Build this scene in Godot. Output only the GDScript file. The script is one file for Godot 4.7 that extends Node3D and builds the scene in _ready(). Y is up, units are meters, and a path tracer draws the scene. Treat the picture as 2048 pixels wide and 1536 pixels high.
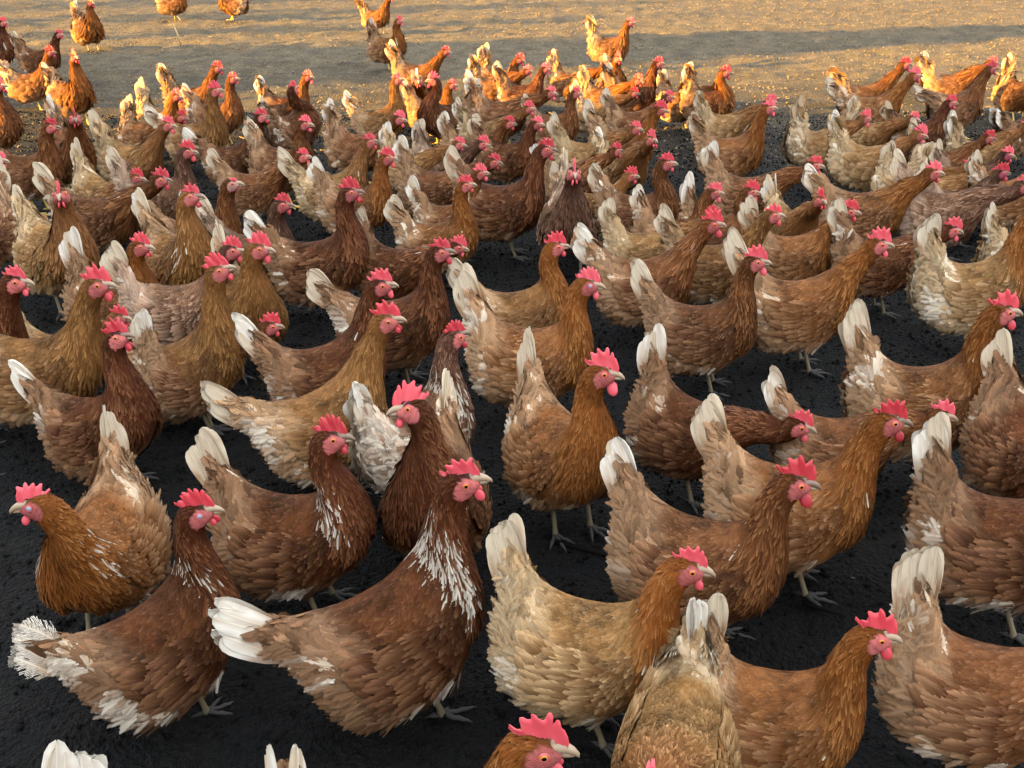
extends Node3D
# A flock of brown laying hens on dark trodden ground, late sun grazing in from the left.

func _ready() -> void:
	var cam := Camera3D.new()
	cam.name = "camera"
	cam.fov = 40.0
	cam.position = Vector3(0, 1.32, 0)
	cam.rotation_degrees = Vector3(-24.41, 0, 0)
	cam.near = .05
	cam.far = 900.0
	add_child(cam)
	var env := Environment.new()
	env.background_mode = Environment.BG_SKY
	var sm := ProceduralSkyMaterial.new()
	sm.sky_top_color = Color(.95, .97, 1.0)
	sm.sky_horizon_color = Color(.58, .57, .56)
	sm.sky_curve = .16
	sm.ground_bottom_color = Color(.12, .12, .12)
	sm.ground_horizon_color = Color(.5, .48, .45)
	sm.energy_multiplier = .5
	var sky := Sky.new()
	sky.sky_material = sm
	env.sky = sky
	env.tonemap_mode = Environment.TONE_MAPPER_LINEAR
	env.tonemap_exposure = 7.5
	env.sdfgi_enabled = true
	env.ssao_enabled = true
	env.ssil_enabled = true
	var we := WorldEnvironment.new()
	we.name = "world_environment"
	we.environment = env
	add_child(we)
	var sun := DirectionalLight3D.new()
	sun.name = "sun"
	sun.light_energy = 1.6
	sun.light_color = Color(1.0, .76, .31)
	sun.light_angular_distance = .5
	sun.shadow_enabled = true
	var el := deg_to_rad(SUN_UP)
	var az := deg_to_rad(SUN_TURN)
	var to := Vector3(cos(az) * cos(el), -sin(el), -sin(az) * cos(el))
	sun.basis = Basis.looking_at(to, Vector3.UP)
	add_child(sun)

	grain.seed = 3
	grain.frequency = 1.0
	make_mats()
	make_templates()
	build_ground()
	build_shade()
	build_flock()
	build_litter()

const SUN_UP := 13.0
const SUN_TURN := 20.0

var lumps := FastNoiseLite.new()
var ruts := FastNoiseLite.new()

func ground_height(x: float, z: float) -> float:
	var far := clampf(1.0 - (Vector2(x, z).length() - 30.0) / 30.0, 0, 1)
	var h := lumps.get_noise_2d(x, z) * .020 + lumps.get_noise_2d(x * 2.6 + 40.0, z * 2.6) * .014
	h += (ruts.get_noise_2d(x * .35, z) * .042 + lumps.get_noise_2d(x * 2.0, z * 2.3 + 9.0) * .012) * smoothstep(-4.0, -9.0, z)
	return h * far - .004

func lines(fine: float, from: float, to: float, grow: float, edge: float) -> PackedFloat32Array:
	var l := PackedFloat32Array()
	var v := from
	while v <= to:
		l.append(v); v += fine
	var step := fine
	while v < edge:
		step *= grow
		v += step
		l.append(v)
	return l

func build_ground() -> void:
	lumps.seed = 11; lumps.frequency = 3.2; lumps.fractal_octaves = 3
	ruts.seed = 5; ruts.frequency = 2.2; ruts.fractal_octaves = 2
	var xr := lines(.055, 0, 4.6, 1.045, 420.0)
	var xs := PackedFloat32Array()
	for i in range(xr.size() - 1, 0, -1):
		xs.append(-xr[i])
	xs.append_array(xr)
	var zr := lines(.045, -.4, 12.5, 1.035, 800.0)
	var zs := PackedFloat32Array([40, 12, 4, 1.6])
	for v in zr:
		zs.append(-v)
	var P := PackedVector3Array()
	var N := PackedVector3Array()
	var K := PackedColorArray()
	for z in zs:
		for x in xs:
			P.append(Vector3(x, ground_height(x, z), z))
			var dist := -z + .35 * grain.get_noise_2d(x * .8, z * .8) * 3.0 - .12 * absf(x)
			var dry := smoothstep(4.6, 10.5, dist)
			var n := grain.get_noise_2d(x * 4.0, z * 4.0) * .5 + .5
			var wet := Color(.0085, .0085, .0084).lerp(Color(.022, .021, .0195), n)
			var tan_soil := Color(.16, .142, .108).lerp(Color(.42, .335, .20), n)
			K.append(wet.lerp(tan_soil, dry * (.75 + .25 * n)))
	var ix := PackedInt32Array()
	var w := xs.size()
	for r in zs.size() - 1:
		for c in w - 1:
			var a := r * w + c
			ix.append_array(PackedInt32Array([a, a + w, a + w + 1, a, a + w + 1, a + 1]))
	N.resize(P.size())
	for r in zs.size():
		for c in w:
			var dx := P[r * w + mini(c + 1, w - 1)] - P[r * w + maxi(c - 1, 0)]
			var dz := P[mini(r + 1, zs.size() - 1) * w + c] - P[maxi(r - 1, 0) * w + c]
			N[r * w + c] = dx.cross(dz).normalized()
	var arr := []
	arr.resize(Mesh.ARRAY_MAX)
	arr[Mesh.ARRAY_VERTEX] = P; arr[Mesh.ARRAY_NORMAL] = N; arr[Mesh.ARRAY_COLOR] = K; arr[Mesh.ARRAY_INDEX] = ix
	var m := ArrayMesh.new()
	m.add_surface_from_arrays(Mesh.PRIMITIVE_TRIANGLES, arr)
	var soil := StandardMaterial3D.new()
	soil.vertex_color_use_as_albedo = true
	soil.roughness = .86
	soil.metallic_specular = .26
	soil.uv1_triplanar = true
	soil.uv1_world_triplanar = true
	soil.uv1_scale = Vector3(1.7, 1.7, 1.7)
	soil.albedo_texture = _noise(21, .02, 5, 1024, Color(.55, .55, .55), Color(1, 1, 1))
	soil.heightmap_enabled = true
	soil.heightmap_texture = _noise(9, .035, 5, 1024, Color.BLACK, Color.WHITE)
	soil.heightmap_scale = 6.0
	var o := plain("ground", m, soil, self)
	o.set_meta("kind", "structure")
	o.set_meta("label", "dark trodden soil turning to dry tan earth")

func _noise(sd: int, f: float, oct: int, size: int, a: Color, b: Color) -> NoiseTexture2D:
	var n := FastNoiseLite.new()
	n.seed = sd; n.frequency = f; n.fractal_octaves = oct; n.fractal_gain = .6
	var t := NoiseTexture2D.new()
	t.width = size; t.height = size; t.seamless = true; t.noise = n
	var g := Gradient.new()
	g.set_color(0, a); g.set_color(1, b)
	t.color_ramp = g
	return t

# what stands to the left, out of the frame, between the flock and the low sun
func build_shade() -> void:
	var wood := _mat(Color(.45, .33, .24), .8)
	var tin := _mat(Color(.55, .56, .56), .5)
	var house := Node3D.new()
	house.name = "poultry_house"
	add_child(house)
	house.position = Vector3(-13, 0, .95)
	house.set_meta("label", "long timber poultry house with tin roof, left of the flock")
	house.set_meta("category", "barn")
	for k in 31:
		var b := BoxMesh.new()
		b.size = Vector3(.03, 4.6, .49)
		plain("wall_board", b, wood, house, Transform3D(Basis(), Vector3(.004 * (k % 2), 2.3, .25 + k * .5)))
	for s in [0.0, 15.5]:
		var e := BoxMesh.new()
		e.size = Vector3(7, 4.6, .05)
		plain("end_wall", e, wood, house, Transform3D(Basis(), Vector3(-3.5, 2.3, s)))
	for s in [-1.0, 1.0]:
		var rf := BoxMesh.new()
		rf.size = Vector3(4.1, .06, 16.1)
		plain("roof", rf, tin, house, Transform3D(Basis(Vector3(0, 0, 1), -s * .42), Vector3(-3.5 + s * 1.85, 5.32, 7.75)))
	var bark := _mat(Color(.28, .22, .17), .9)
	var leaf := _mat(Color(.26, .33, .16), .6)
	leaf.backlight_enabled = true
	leaf.backlight = Color(.2, .25, .08)
	bush("evergreen_shrub", Vector3(-13.2, 0, -5.9), 2.9, 5.4, 17000, bark, leaf, "dense evergreen shrub beside the poultry house")
	bush("evergreen_shrub", Vector3(-13.8, 0, -8.9), .8, 4.6, 1200, bark, leaf, "small loose shrub, second beyond the poultry house")
	bush("evergreen_shrub", Vector3(-14.2, 0, -10.9), 1.2, 4.6, 1900, bark, leaf, "open shrub farthest from the poultry house")
	bush("evergreen_shrub", Vector3(-14.6, 0, -13.2), 1.5, 4.6, 2400, bark, leaf, "open shrub at the end of the row")

func bush(called: String, at: Vector3, radius: float, tall: float, leaves: int, bark: Material, leaf: Material, label: String) -> void:
	rng.seed = int(at.z * 100.0) + 900
	var o := Node3D.new()
	o.name = numbered(called)
	add_child(o)
	o.position = at
	o.set_meta("label", label)
	o.set_meta("category", "shrub")
	o.set_meta("group", "shrubs left of the flock")
	var st := begin()
	tube(st, [Vector3.ZERO, Vector3(.03, tall * .4, .02), Vector3(-.02, tall * .9, 0)], [.09, .06, .015], 8)
	st.generate_normals()
	plain("trunk", st.commit(), bark, o)
	var lv := SurfaceTool.new()
	lv.begin(Mesh.PRIMITIVE_TRIANGLES)
	for i in leaves:
		var y := 1.0 - sqrt(rng.randf())
		var r := radius * (1.0 - .93 * y) * (.35 + .65 * sqrt(rng.randf())) * (.8 + .35 * grain.get_noise_2d(i % 37, y * 3.0))
		var a := rng.randf() * TAU
		var p := Vector3(cos(a) * r, .05 + y * tall, sin(a) * r)
		var d := Vector3(cos(a), rng.randf_range(-.6, .6), sin(a)).normalized()
		var s := d.cross(Vector3(rng.randf() - .5, 1, rng.randf() - .5)).normalized() * .07
		var l := d * .17
		for q in [p, p + l * .5 + s, p + l, p, p + l, p + l * .5 - s]:
			lv.add_vertex(q)
	lv.generate_normals()
	var cr := plain("crown", lv.commit(), leaf, o)
	cr.set_meta("kind", "stuff")

func build_litter() -> void:
	rng.seed = 4242
	var st := begin()
	# a crumb of soil
	var s := SphereMesh.new()
	s.radius = 1; s.height = 1.5; s.rings = 4; s.radial_segments = 7
	var arr := s.get_mesh_arrays()
	var v: PackedVector3Array = arr[Mesh.ARRAY_VERTEX]
	for i in v.size():
		v[i] *= 1.0 + .35 * grain.get_noise_3dv(v[i] * 1.3)
	arr[Mesh.ARRAY_VERTEX] = v
	var crumb := ArrayMesh.new()
	crumb.add_surface_from_arrays(Mesh.PRIMITIVE_TRIANGLES, arr)
	var dark := _mat(Color(.075, .074, .072), .95)
	dark.metallic_specular = .08
	var tan_m := _mat(Color(.40, .34, .24), .95)
	scatter("soil_crumbs", crumb, dark, 70000, 1.15, 7.5, .0015, .0052, false)
	scatter("dry_clods", crumb, tan_m, 30000, 6.0, 19.0, .003, .009, false)
	var blade := BoxMesh.new()
	blade.size = Vector3(1, .05, .05)
	var straw := _mat(Color(.66, .56, .38), .8)
	scatter("straw_bits", blade, straw, 7000, 6.0, 18.5, .010, .034, true)
	var pale := _mat(Color(.42, .40, .36), .7)
	scatter("chaff", blade, pale, 160, 1.2, 7.0, .006, .022, true)
	# sticks
	stick(Vector3(.10, .006, -2.03), Vector3(.265, .008, -1.946), .006, "half buried dark twig by the feet of the copper necked hen", dark)
	stick(Vector3(.60, .006, -1.80), Vector3(.676, .008, -1.753), .005, "short dark twig between the hens at right", dark)
	stick(Vector3(-3.40, 0, -11.31), Vector3(-3.46, .22, -11.33), .010, "thin dry stick standing upright in the soil, top left", straw)

func stick(a: Vector3, b: Vector3, r: float, label: String, mat: Material) -> void:
	var st := begin()
	var m := (a + b) * .5 + Vector3(.006, .004, .008)
	tube(st, [Vector3.ZERO, m - a, b - a], [r, r * .85, r * .5], 7)
	st.generate_normals()
	var o := plain(numbered("stick"), st.commit(), mat, self, Transform3D(Basis(), a))
	o.set_meta("label", label)
	o.set_meta("category", "stick")

func scatter(called: String, mesh: Mesh, mat: Material, count: int, near: float, far: float, small: float, large: float, flat: bool) -> void:
	var mm := MultiMesh.new()
	mm.transform_format = MultiMesh.TRANSFORM_3D
	mm.mesh = mesh
	mm.instance_count = count
	for i in count:
		var d := sqrt(lerpf(near * near, far * far, rng.randf()))
		var x := rng.randf_range(-.52, .52) * (d + .5)
		var size := rng.randf_range(small, large) * (.5 + rng.randf())
		var B := Basis(Vector3.UP, rng.randf() * TAU) * (Basis(Vector3(0, 0, 1), rng.randf_range(-.25, .5)) if flat else Basis(Vector3(1, 0, 0), rng.randf() * 3.0))
		mm.set_instance_transform(i, Transform3D(B * Basis.from_scale(Vector3(size, size, size)), Vector3(x, ground_height(x, -d) + size * .2, -d)))
	var o := MultiMeshInstance3D.new()
	o.name = called
	o.multimesh = mm
	o.material_override = mat
	o.set_meta("kind", "stuff")
	o.set_meta("label", {"soil_crumbs": "dark crumbs of damp soil", "dry_clods": "dry tan clods over the far ground", "straw_bits": "golden straw bits strewn over far ground", "chaff": "pale flecks of chaff on dark soil"}[called])
	add_child(o)

func build_flock() -> void:
	hen(-0.156, -1.501, 31.2, 0.998, "dark", "dark chestnut hen with white-streaked neck hackles and low white tail, front and centre", {"lean": 14.6, "stretch": 1.103, "tail": -23.6, "pitch": 16.7, "nyaw": -31.2, "streak": 0.8, "tl": 0, "lace": 0.32, "fan": 1.25, "tail_long": 1.12, "q": 0.76})
	hen(-0.571, -1.505, 44.1, 0.872, "dark", "dark brown hen with frayed white tail and cloudy blue eye, bottom left", {"lean": 1.7, "stretch": 1.091, "tail": -17.8, "pitch": 15.0, "nyaw": -39.1, "streak": 0.25, "tl": 0, "eye": "cloudy", "lace": 0.35, "white_belly": 0.12, "frayed": 1, "q": 0.76})
	hen(-0.794, -1.688, -92.3, 0.917, "ginger", "ginger hen facing left with cloudy eye and grey beak, at the left edge", {"lean": 2.9, "stretch": 1.016, "tail": 10.5, "pitch": -1.5, "nyaw": -75.0, "eye": "cloudy", "streak": 0.3, "q": 0.76})
	hen(-0.383, -1.786, -9.2, 0.922, "dark", "dark red hen with small pale fan of feathers at base of upright neck", {"lean": -21.5, "stretch": 1.048, "tail": -0.4, "pitch": 7.5, "nyaw": 9.2, "streak": 0.45, "lace": 0.4, "q": 0.76})
	hen(0.161, -1.430, -14.7, 0.907, "buff", "honey buff hen with pale laced back and copper neck, right of the front dark hen", {"lean": 2.9, "stretch": 0.982, "tail": 1.2, "pitch": -1.0, "nyaw": 4.7, "lace": 0.95, "neckc": "ginger", "q": 0.76})
	hen(0.237, -1.183, -108.6, 0.883, "buff", "buff brown hen with narrow twisted pale tail pointing up, at the bottom edge", {"lean": 60.0, "stretch": 1.04, "tail": 34.9, "pitch": 1.4, "lace": 0.8, "tl": 0, "plump": 0.9, "q": 0.76})
	hen(0.436, -1.281, -15.2, 0.836, "ginger", "big reddish hen with lowered head and hunched neck, bottom right", {"lean": 1.5, "stretch": 0.988, "tail": 15.7, "pitch": 1.7, "nyaw": 7.2, "lace": 0.45, "q": 0.76})
	hen(0.392, -1.663, -22.1, 0.959, "brown", "brown hen with long pointed white tail, between the laced buff and stretching ginger hens", {"lean": 0.9, "stretch": 0.97, "tail": -5.1, "pitch": 1.0, "nyaw": 17.1, "tl": 0, "lace": 0.55, "q": 0.76})
	hen(0.614, -1.869, -12.6, 0.977, "ginger", "ginger hen with bright orange neck stretched forward and wide staring eye, right side", {"lean": 8.8, "stretch": 0.996, "tail": -5.7, "pitch": 3.4, "nyaw": 7.6, "tl": 1, "lace": 0.6, "q": 0.76})
	hen(0.783, -1.317, -22.3, 0.907, "brown", "brown hen with broad upright cream tail, cut off by the bottom right corner", {"lean": 35.0, "stretch": 1.04, "tail": 10.7, "pitch": 0.7, "tl": 1, "lace": 0.6, "white_belly": 0.15, "plump": 0.92, "q": 0.76})
	hen(0.987, -1.733, -14.6, 0.986, "dark", "dark hen with scalloped white tail and white belly, cut by the right edge", {"lean": 35.0, "stretch": 1.04, "tail": 2.3, "pitch": 0.4, "tl": 0, "lace": 0.45, "white_belly": 0.1, "q": 0.76})
	hen(-0.063, -0.876, 55.0, 1.000, "ginger", "golden head of a hen rising from the bottom edge at centre", {"lean": 10.0, "stretch": 1.04, "tail": -6.0, "pitch": 3.0, "nyaw": -60.0, "streak": 0.1, "q": 0.76})
	hen(-0.661, -0.790, -140.0, 1.000, "brown", "hen showing only one white tail at the bottom left corner", {"lean": 50.0, "stretch": 1.04, "tail": 5.0, "pitch": 3.0, "tl": 0, "q": 0.76})
	hen(-0.231, -0.728, -80.0, 1.000, "brown", "hen showing only two splayed white tail tufts at bottom edge", {"lean": 50.0, "stretch": 1.04, "tail": -6.0, "pitch": 3.0, "tl": 0, "fan": 1.4, "wide": 7, "q": 0.76})
	hen(-0.169, -1.863, -95.6, 0.976, "dark", "dark hen turning its head to the left with a big floppy comb", {"lean": -6.7, "stretch": 1.081, "tail": -3.2, "pitch": 13.4, "nyaw": -75.0, "lace": 0.45, "q": 0.76})
	hen(-0.192, -2.243, 45.7, 0.902, "dusky", "white-rumped hen with dark face turned away, behind the left-facing hen", {"lean": 2.1, "stretch": 1.092, "tail": 5.2, "pitch": 10.2, "nyaw": -15.7, "streak": 0.5, "tl": 0, "white_belly": -0.3, "patch": 0.7, "q": 0.92})
	hen(0.143, -2.067, -60.5, 0.968, "ginger", "copper necked hen standing clear in the middle with both feet showing", {"lean": -10.0, "stretch": 1.096, "tail": 5.7, "pitch": 6.7, "nyaw": 48.5, "lace": 0.6, "white_belly": 0.2, "q": 0.76})
	hen(0.456, -2.232, -35.6, 0.877, "dark", "dark chestnut hen with head held low and forked white tail", {"lean": 74.4, "stretch": 0.97, "tail": 5.3, "pitch": -4.1, "nyaw": 20.6, "tl": 0, "lace": 0.4, "q": 0.76})
	hen(0.788, -2.187, -0.8, 0.825, "brown", "brown hen reaching forward behind the ginger staring hen, tail narrow and white", {"lean": 76.1, "stretch": 0.961, "tail": -10.5, "pitch": 0.4, "nyaw": -9.2, "tl": 0, "q": 0.76})
	hen(1.054, -2.354, -2.8, 1.031, "ginger", "tall red-brown hen with upright neck and white tipped tail near right edge", {"lean": -2.5, "stretch": 1.059, "tail": -2.8, "pitch": 3.3, "nyaw": 2.8, "lace": 0.6, "dark": 0.72, "q": 0.92})
	hen(1.194, -2.051, -75.0, 1.000, "dark", "dark brown breast of a hen cut by the right edge, middle height", {"lean": 0.0, "stretch": 1.04, "tail": -6.0, "pitch": 3.0, "q": 0.76})
	hen(1.501, -3.185, 2.0, 1.028, "buff", "buff hen with fluffy cream rump, drooping white wing feather and bare legs", {"lean": 5.5, "stretch": 1.107, "tail": 6.5, "pitch": 4.0, "nyaw": -2.0, "lace": 0.5, "white_belly": 0.0, "neckc": "ginger", "droop": 1, "q": 0.92})
	hen(0.914, -3.030, -0.8, 1.010, "ginger", "sleek ginger hen stretching its neck to the right, legs showing beneath", {"lean": 33.4, "stretch": 1.023, "tail": -9.6, "pitch": 4.8, "nyaw": -4.2, "lace": 0.4, "q": 0.92})
	hen(0.600, -2.870, -9.9, 0.931, "brown", "mid-brown hen with bright comb standing before the sleek ginger hen", {"lean": 1.9, "stretch": 1.047, "tail": -7.4, "pitch": 7.4, "lace": 0.4, "dark": 0.8, "q": 0.92})
	hen(0.095, -2.644, -7.2, 0.984, "ginger", "orange necked hen with half-closed pale eye and fluffy cream rump, centre", {"lean": -4.9, "stretch": 1.016, "tail": -5.0, "pitch": 1.9, "nyaw": 2.2, "lace": 0.75, "white_belly": 0.2, "eye": "cloudy", "q": 0.92})
	hen(0.077, -3.040, 10.8, 0.901, "gold", "smaller ginger-brown hen just behind the half-closed eye hen", {"lean": -9.8, "stretch": 1.014, "tail": -12.3, "pitch": 9.2, "nyaw": -5.8, "neckc": "ginger", "q": 0.92})
	hen(-0.295, -2.913, 6.2, 0.956, "dark", "dark hen with long glossy upright neck, left of the half-closed eye hen", {"lean": 3.9, "stretch": 1.028, "tail": -19.6, "pitch": 8.7, "nyaw": -6.2, "lace": 0.35, "q": 0.92})
	hen(-0.382, -3.501, -13.2, 0.835, "dark", "dark hen mostly hidden, only brown back and red comb behind glossy neck", {"lean": 64.3, "stretch": 0.974, "tail": 3.1, "pitch": -3.8, "nyaw": 8.2, "lace": 0.35, "q": 1.25})
	hen(-0.446, -2.591, 23.9, 0.939, "dark", "dark hen with rosy round wattle and white fanned tail, left of centre", {"lean": 15.9, "stretch": 1.103, "tail": -8.4, "pitch": 10.1, "nyaw": -23.9, "tl": 0, "lace": 0.4, "q": 0.92})
	hen(-0.408, -2.303, 30.1, 0.964, "gold", "golden hen with scaled back and cream rump, largest at left centre", {"lean": 29.2, "stretch": 1.098, "tail": -22.2, "pitch": 14.3, "nyaw": -33.1, "lace": 0.5, "white_belly": 0.1, "tl": 1, "q": 0.92})
	hen(-0.946, -2.289, -16.5, 0.879, "dark", "mahogany hen with upright neck and ragged white tail, left side", {"lean": 1.8, "stretch": 1.086, "tail": -12.9, "pitch": 20.2, "nyaw": 8.5, "tl": 0, "lace": 0.35, "q": 0.92})
	hen(-0.818, -2.643, 7.2, 0.951, "gold", "large golden brown hen with thick tall neck, left of centre", {"lean": 18.1, "stretch": 1.123, "tail": -28.1, "pitch": 23.6, "nyaw": -2.2, "lace": 0.4, "dark": 0.85, "q": 0.92})
	hen(-1.194, -2.563, 1.4, 1.017, "gold", "golden necked hen with pink wattle, leaning out at the left edge", {"lean": 18.0, "stretch": 1.049, "tail": -6.0, "pitch": 7.7, "lace": 0.5, "q": 0.92})
	hen(-1.235, -2.730, -11.8, 0.795, "buff", "brown hen with loose white tail touching the left edge, head hidden", {"lean": 60.0, "stretch": 1.04, "tail": 4.7, "pitch": 6.8, "tl": 0, "q": 0.92})
	hen(-1.442, -2.647, -0.3, 0.996, "dark", "dark hen with only head and bright comb inside the left edge", {"lean": 9.8, "stretch": 1.036, "tail": -6.0, "pitch": 2.9, "q": 0.92})
	hen(-1.191, -3.079, -18.2, 0.909, "brown", "russet hen with pale cheek and round wattle, behind the golden necked hen", {"lean": -13.7, "stretch": 1.033, "tail": 9.2, "pitch": 2.2, "nyaw": 13.2, "tl": 0, "lace": 0.45, "neckc": "ginger", "q": 0.92})
	hen(-0.983, -3.054, 6.2, 0.928, "dusky", "hen with grey-white scaled back, head half hidden by a tall golden neck", {"lean": 19.7, "stretch": 0.983, "tail": -6.0, "pitch": 2.8, "nyaw": -6.2, "lace": 1.1, "q": 0.92})
	hen(-0.839, -2.622, 16.0, 0.809, "brown", "brown hen with split white tail, head hidden behind the large golden brown hen", {"lean": 65.0, "stretch": 1.04, "tail": 17.5, "pitch": 2.4, "tl": 0, "wide": 8, "q": 0.92})
	hen(-0.784, -2.977, -57.0, 0.984, "gold", "slim hen with olive-gold neck and vivid comb facing the viewer's right", {"lean": -8.2, "stretch": 1.036, "tail": -6.0, "pitch": 4.3, "nyaw": 52.0, "dark": 0.8, "q": 0.92})
	hen(-0.605, -3.482, 4.9, 0.992, "dark", "deep brown hen with white streaked tail and white spot on breast, upper centre left", {"lean": -4.6, "stretch": 1.089, "tail": -12.1, "pitch": 10.8, "nyaw": -4.9, "tl": 0, "lace": 0.35, "white_belly": 0.3, "q": 1.25})
	hen(-1.100, -3.450, -43.0, 1.003, "gold", "golden hen with streaked tall neck and long red wattles, upper left", {"lean": -12.1, "stretch": 1.057, "tail": -6.0, "pitch": 11.6, "nyaw": 38.0, "streak": 0.3, "lace": 0.5, "q": 1.25})
	hen(-1.111, -3.783, 3.7, 0.925, "brown", "comb-less hen with brown beak and frilly white tail, upper left", {"lean": 8.0, "stretch": 1.048, "tail": -11.5, "pitch": 8.3, "nyaw": -8.7, "comb": 0.3, "tl": 0, "wide": 6, "face": 1, "q": 1.25})
	hen(-1.556, -3.523, -40.7, 1.024, "buff", "tawny hen looking straight at the viewer, near the left edge", {"lean": -5.3, "stretch": 1.041, "tail": -13.8, "pitch": 6.7, "nyaw": -34.3, "lace": 0.5, "q": 1.25})
	hen(-1.576, -4.056, -2.5, 0.979, "brown", "brown hen stretched behind the hen that looks at the viewer, head hidden", {"lean": 65.0, "stretch": 1.04, "tail": -11.7, "pitch": 6.1, "dark": 0.8, "q": 1.25})
	hen(-1.721, -4.429, -35.0, 0.872, "buff", "greyish buff hen with lowered dark red face, upper left", {"lean": 51.3, "stretch": 0.925, "tail": -6.0, "pitch": -3.0, "nyaw": 30.0, "lace": 0.7, "dark": 0.85, "q": 1.25})
	hen(-1.441, -4.375, 5.8, 0.943, "dusky", "dusky hen with narrow upright neck, face half turned away, upper left", {"lean": -6.9, "stretch": 0.986, "tail": -6.0, "pitch": 1.6, "nyaw": -5.8, "lace": 0.4, "q": 1.25})
	hen(-2.205, -4.857, 3.3, 0.963, "brown", "brown hen with pale face, upright at upper left edge, in shade", {"lean": -3.3, "stretch": 1.004, "tail": -6.0, "pitch": 1.9, "nyaw": -3.3, "lace": 0.4, "q": 1.7})
	hen(-2.131, -5.131, -51.1, 1.025, "brown", "brown hen walking toward the viewer on bright yellow legs, upper left", {"lean": 5.9, "stretch": 0.996, "tail": -9.2, "pitch": -1.1, "nyaw": -13.9, "tl": 0, "q": 1.7})
	hen(-1.814, -5.136, -9.3, 0.931, "buff", "buff hen in profile with white belly patch, upper left quarter", {"lean": 31.8, "stretch": 1.003, "tail": -4.0, "pitch": 1.4, "nyaw": 4.3, "lace": 0.6, "q": 1.7})
	hen(-1.319, -5.223, 6.8, 0.887, "dark", "dark laced hen with fluttering white tail, upper left quarter", {"lean": 23.5, "stretch": 0.993, "tail": -16.5, "pitch": 13.8, "nyaw": -6.8, "tl": 0, "wide": 14, "lace": 0.6, "q": 1.7})
	hen(-0.726, -4.544, -1.0, 0.916, "buff", "olive brown hen with thick neck and face turned away, upper centre", {"lean": 24.2, "stretch": 1.044, "tail": -14.0, "pitch": 11.4, "nyaw": 16.0, "lace": 0.4, "dark": 0.9, "q": 1.25})
	hen(-0.603, -4.298, -7.0, 0.896, "brown", "ruddy hen with upright neck beside the olive brown one", {"lean": 3.1, "stretch": 1.034, "tail": -3.8, "pitch": 5.3, "nyaw": 4.0, "tl": 0, "neckc": "ginger", "q": 1.25})
	hen(-1.094, -4.618, -3.9, 0.863, "brown", "brown hen with narrow white tail, head hidden, left of olive brown one", {"lean": 65.0, "stretch": 1.04, "tail": -8.1, "pitch": 8.9, "lace": 0.5, "q": 1.25})
	hen(-0.879, -3.598, -4.9, 0.908, "dusky", "charcoal-headed hen peering from behind the deep brown hen's tail", {"lean": -9.0, "stretch": 0.963, "tail": -6.0, "pitch": 2.7, "dark": 0.8, "q": 1.25})
	hen(0.002, -4.186, -2.1, 1.034, "dark", "dark hen with white flecks on its wing and very tall neck, upper centre", {"lean": 6.1, "stretch": 1.068, "tail": -6.0, "pitch": 3.1, "patch": 0.8, "lace": 0.35, "white_belly": 0.1, "q": 1.25})
	hen(-0.227, -3.827, 3.3, 0.862, "ginger", "ginger-brown hen with slender golden neck, upper centre", {"lean": -2.9, "stretch": 1.085, "tail": -1.0, "pitch": 11.1, "nyaw": -8.3, "lace": 0.5, "dark": 0.8, "q": 1.25})
	hen(-0.204, -4.155, 4.0, 0.805, "brown", "brown hen with looped white tail hidden behind the slender golden neck", {"lean": 9.7, "stretch": 1.048, "tail": 2.1, "pitch": 10.4, "nyaw": -7.0, "tl": 0, "q": 1.25})
	hen(0.221, -3.933, -86.8, 1.005, "dusky", "dark-faced hen staring head-on with crimson face, upper centre", {"lean": -2.0, "stretch": 1.047, "tail": -6.0, "pitch": 3.8, "dark": 0.8, "q": 1.25})
	hen(0.290, -4.767, 19.1, 0.850, "brown", "hen showing bright white fanned tail on both sides of a tall neck", {"lean": 65.0, "stretch": 1.04, "tail": 8.3, "pitch": 3.8, "tl": 0, "fan": 1.6, "wide": 10, "q": 1.7})
	hen(0.551, -5.003, -59.7, 0.894, "buff", "buff hen with tall narrow white tail, head hidden, upper centre right", {"lean": 65.0, "stretch": 1.04, "tail": -19.8, "pitch": 12.5, "tl": 0, "lace": 0.8, "q": 1.7})
	hen(0.605, -5.406, -5.1, 0.959, "ginger", "ginger hen in clean profile with buff tail, upper right of centre", {"lean": 13.1, "stretch": 0.972, "tail": -10.0, "pitch": 0.8, "nyaw": 2.1, "lace": 0.55, "q": 1.7})
	hen(0.733, -6.152, 2.2, 0.856, "brown", "brown hen with white rump, hidden behind the clean profile hen", {"lean": 40.9, "stretch": 0.975, "tail": -7.6, "pitch": 3.5, "nyaw": -2.2, "lace": 0.4, "q": 1.7})
	hen(0.413, -5.259, -4.7, 0.880, "buff", "ruffled buff hen with dropped head, left of the clean profile hen", {"lean": 65.0, "stretch": 1.04, "tail": -2.6, "pitch": 6.4, "lace": 0.6, "white_belly": 0.2, "q": 1.7})
	hen(0.366, -4.309, -10.5, 0.808, "gold", "hen with smooth golden neck and head held low, upper centre right", {"lean": 26.0, "stretch": 0.9, "tail": -6.0, "pitch": 3.6, "nyaw": 5.5, "lace": 0.5, "neckc": "gold", "q": 1.25})
	hen(0.551, -4.124, -11.1, 0.945, "brown", "brown hen with large grey-pink face in profile, right of the golden neck", {"lean": -19.7, "stretch": 1.009, "tail": -6.0, "pitch": 5.7, "nyaw": 6.1, "dark": 0.85, "q": 1.25})
	hen(0.638, -3.858, 2.1, 0.860, "brown", "hen with straight white tail and orange throat, right of centre", {"lean": 6.0, "stretch": 0.979, "tail": 2.2, "pitch": 1.3, "nyaw": -5.1, "tl": 0, "q": 1.25})
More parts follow.
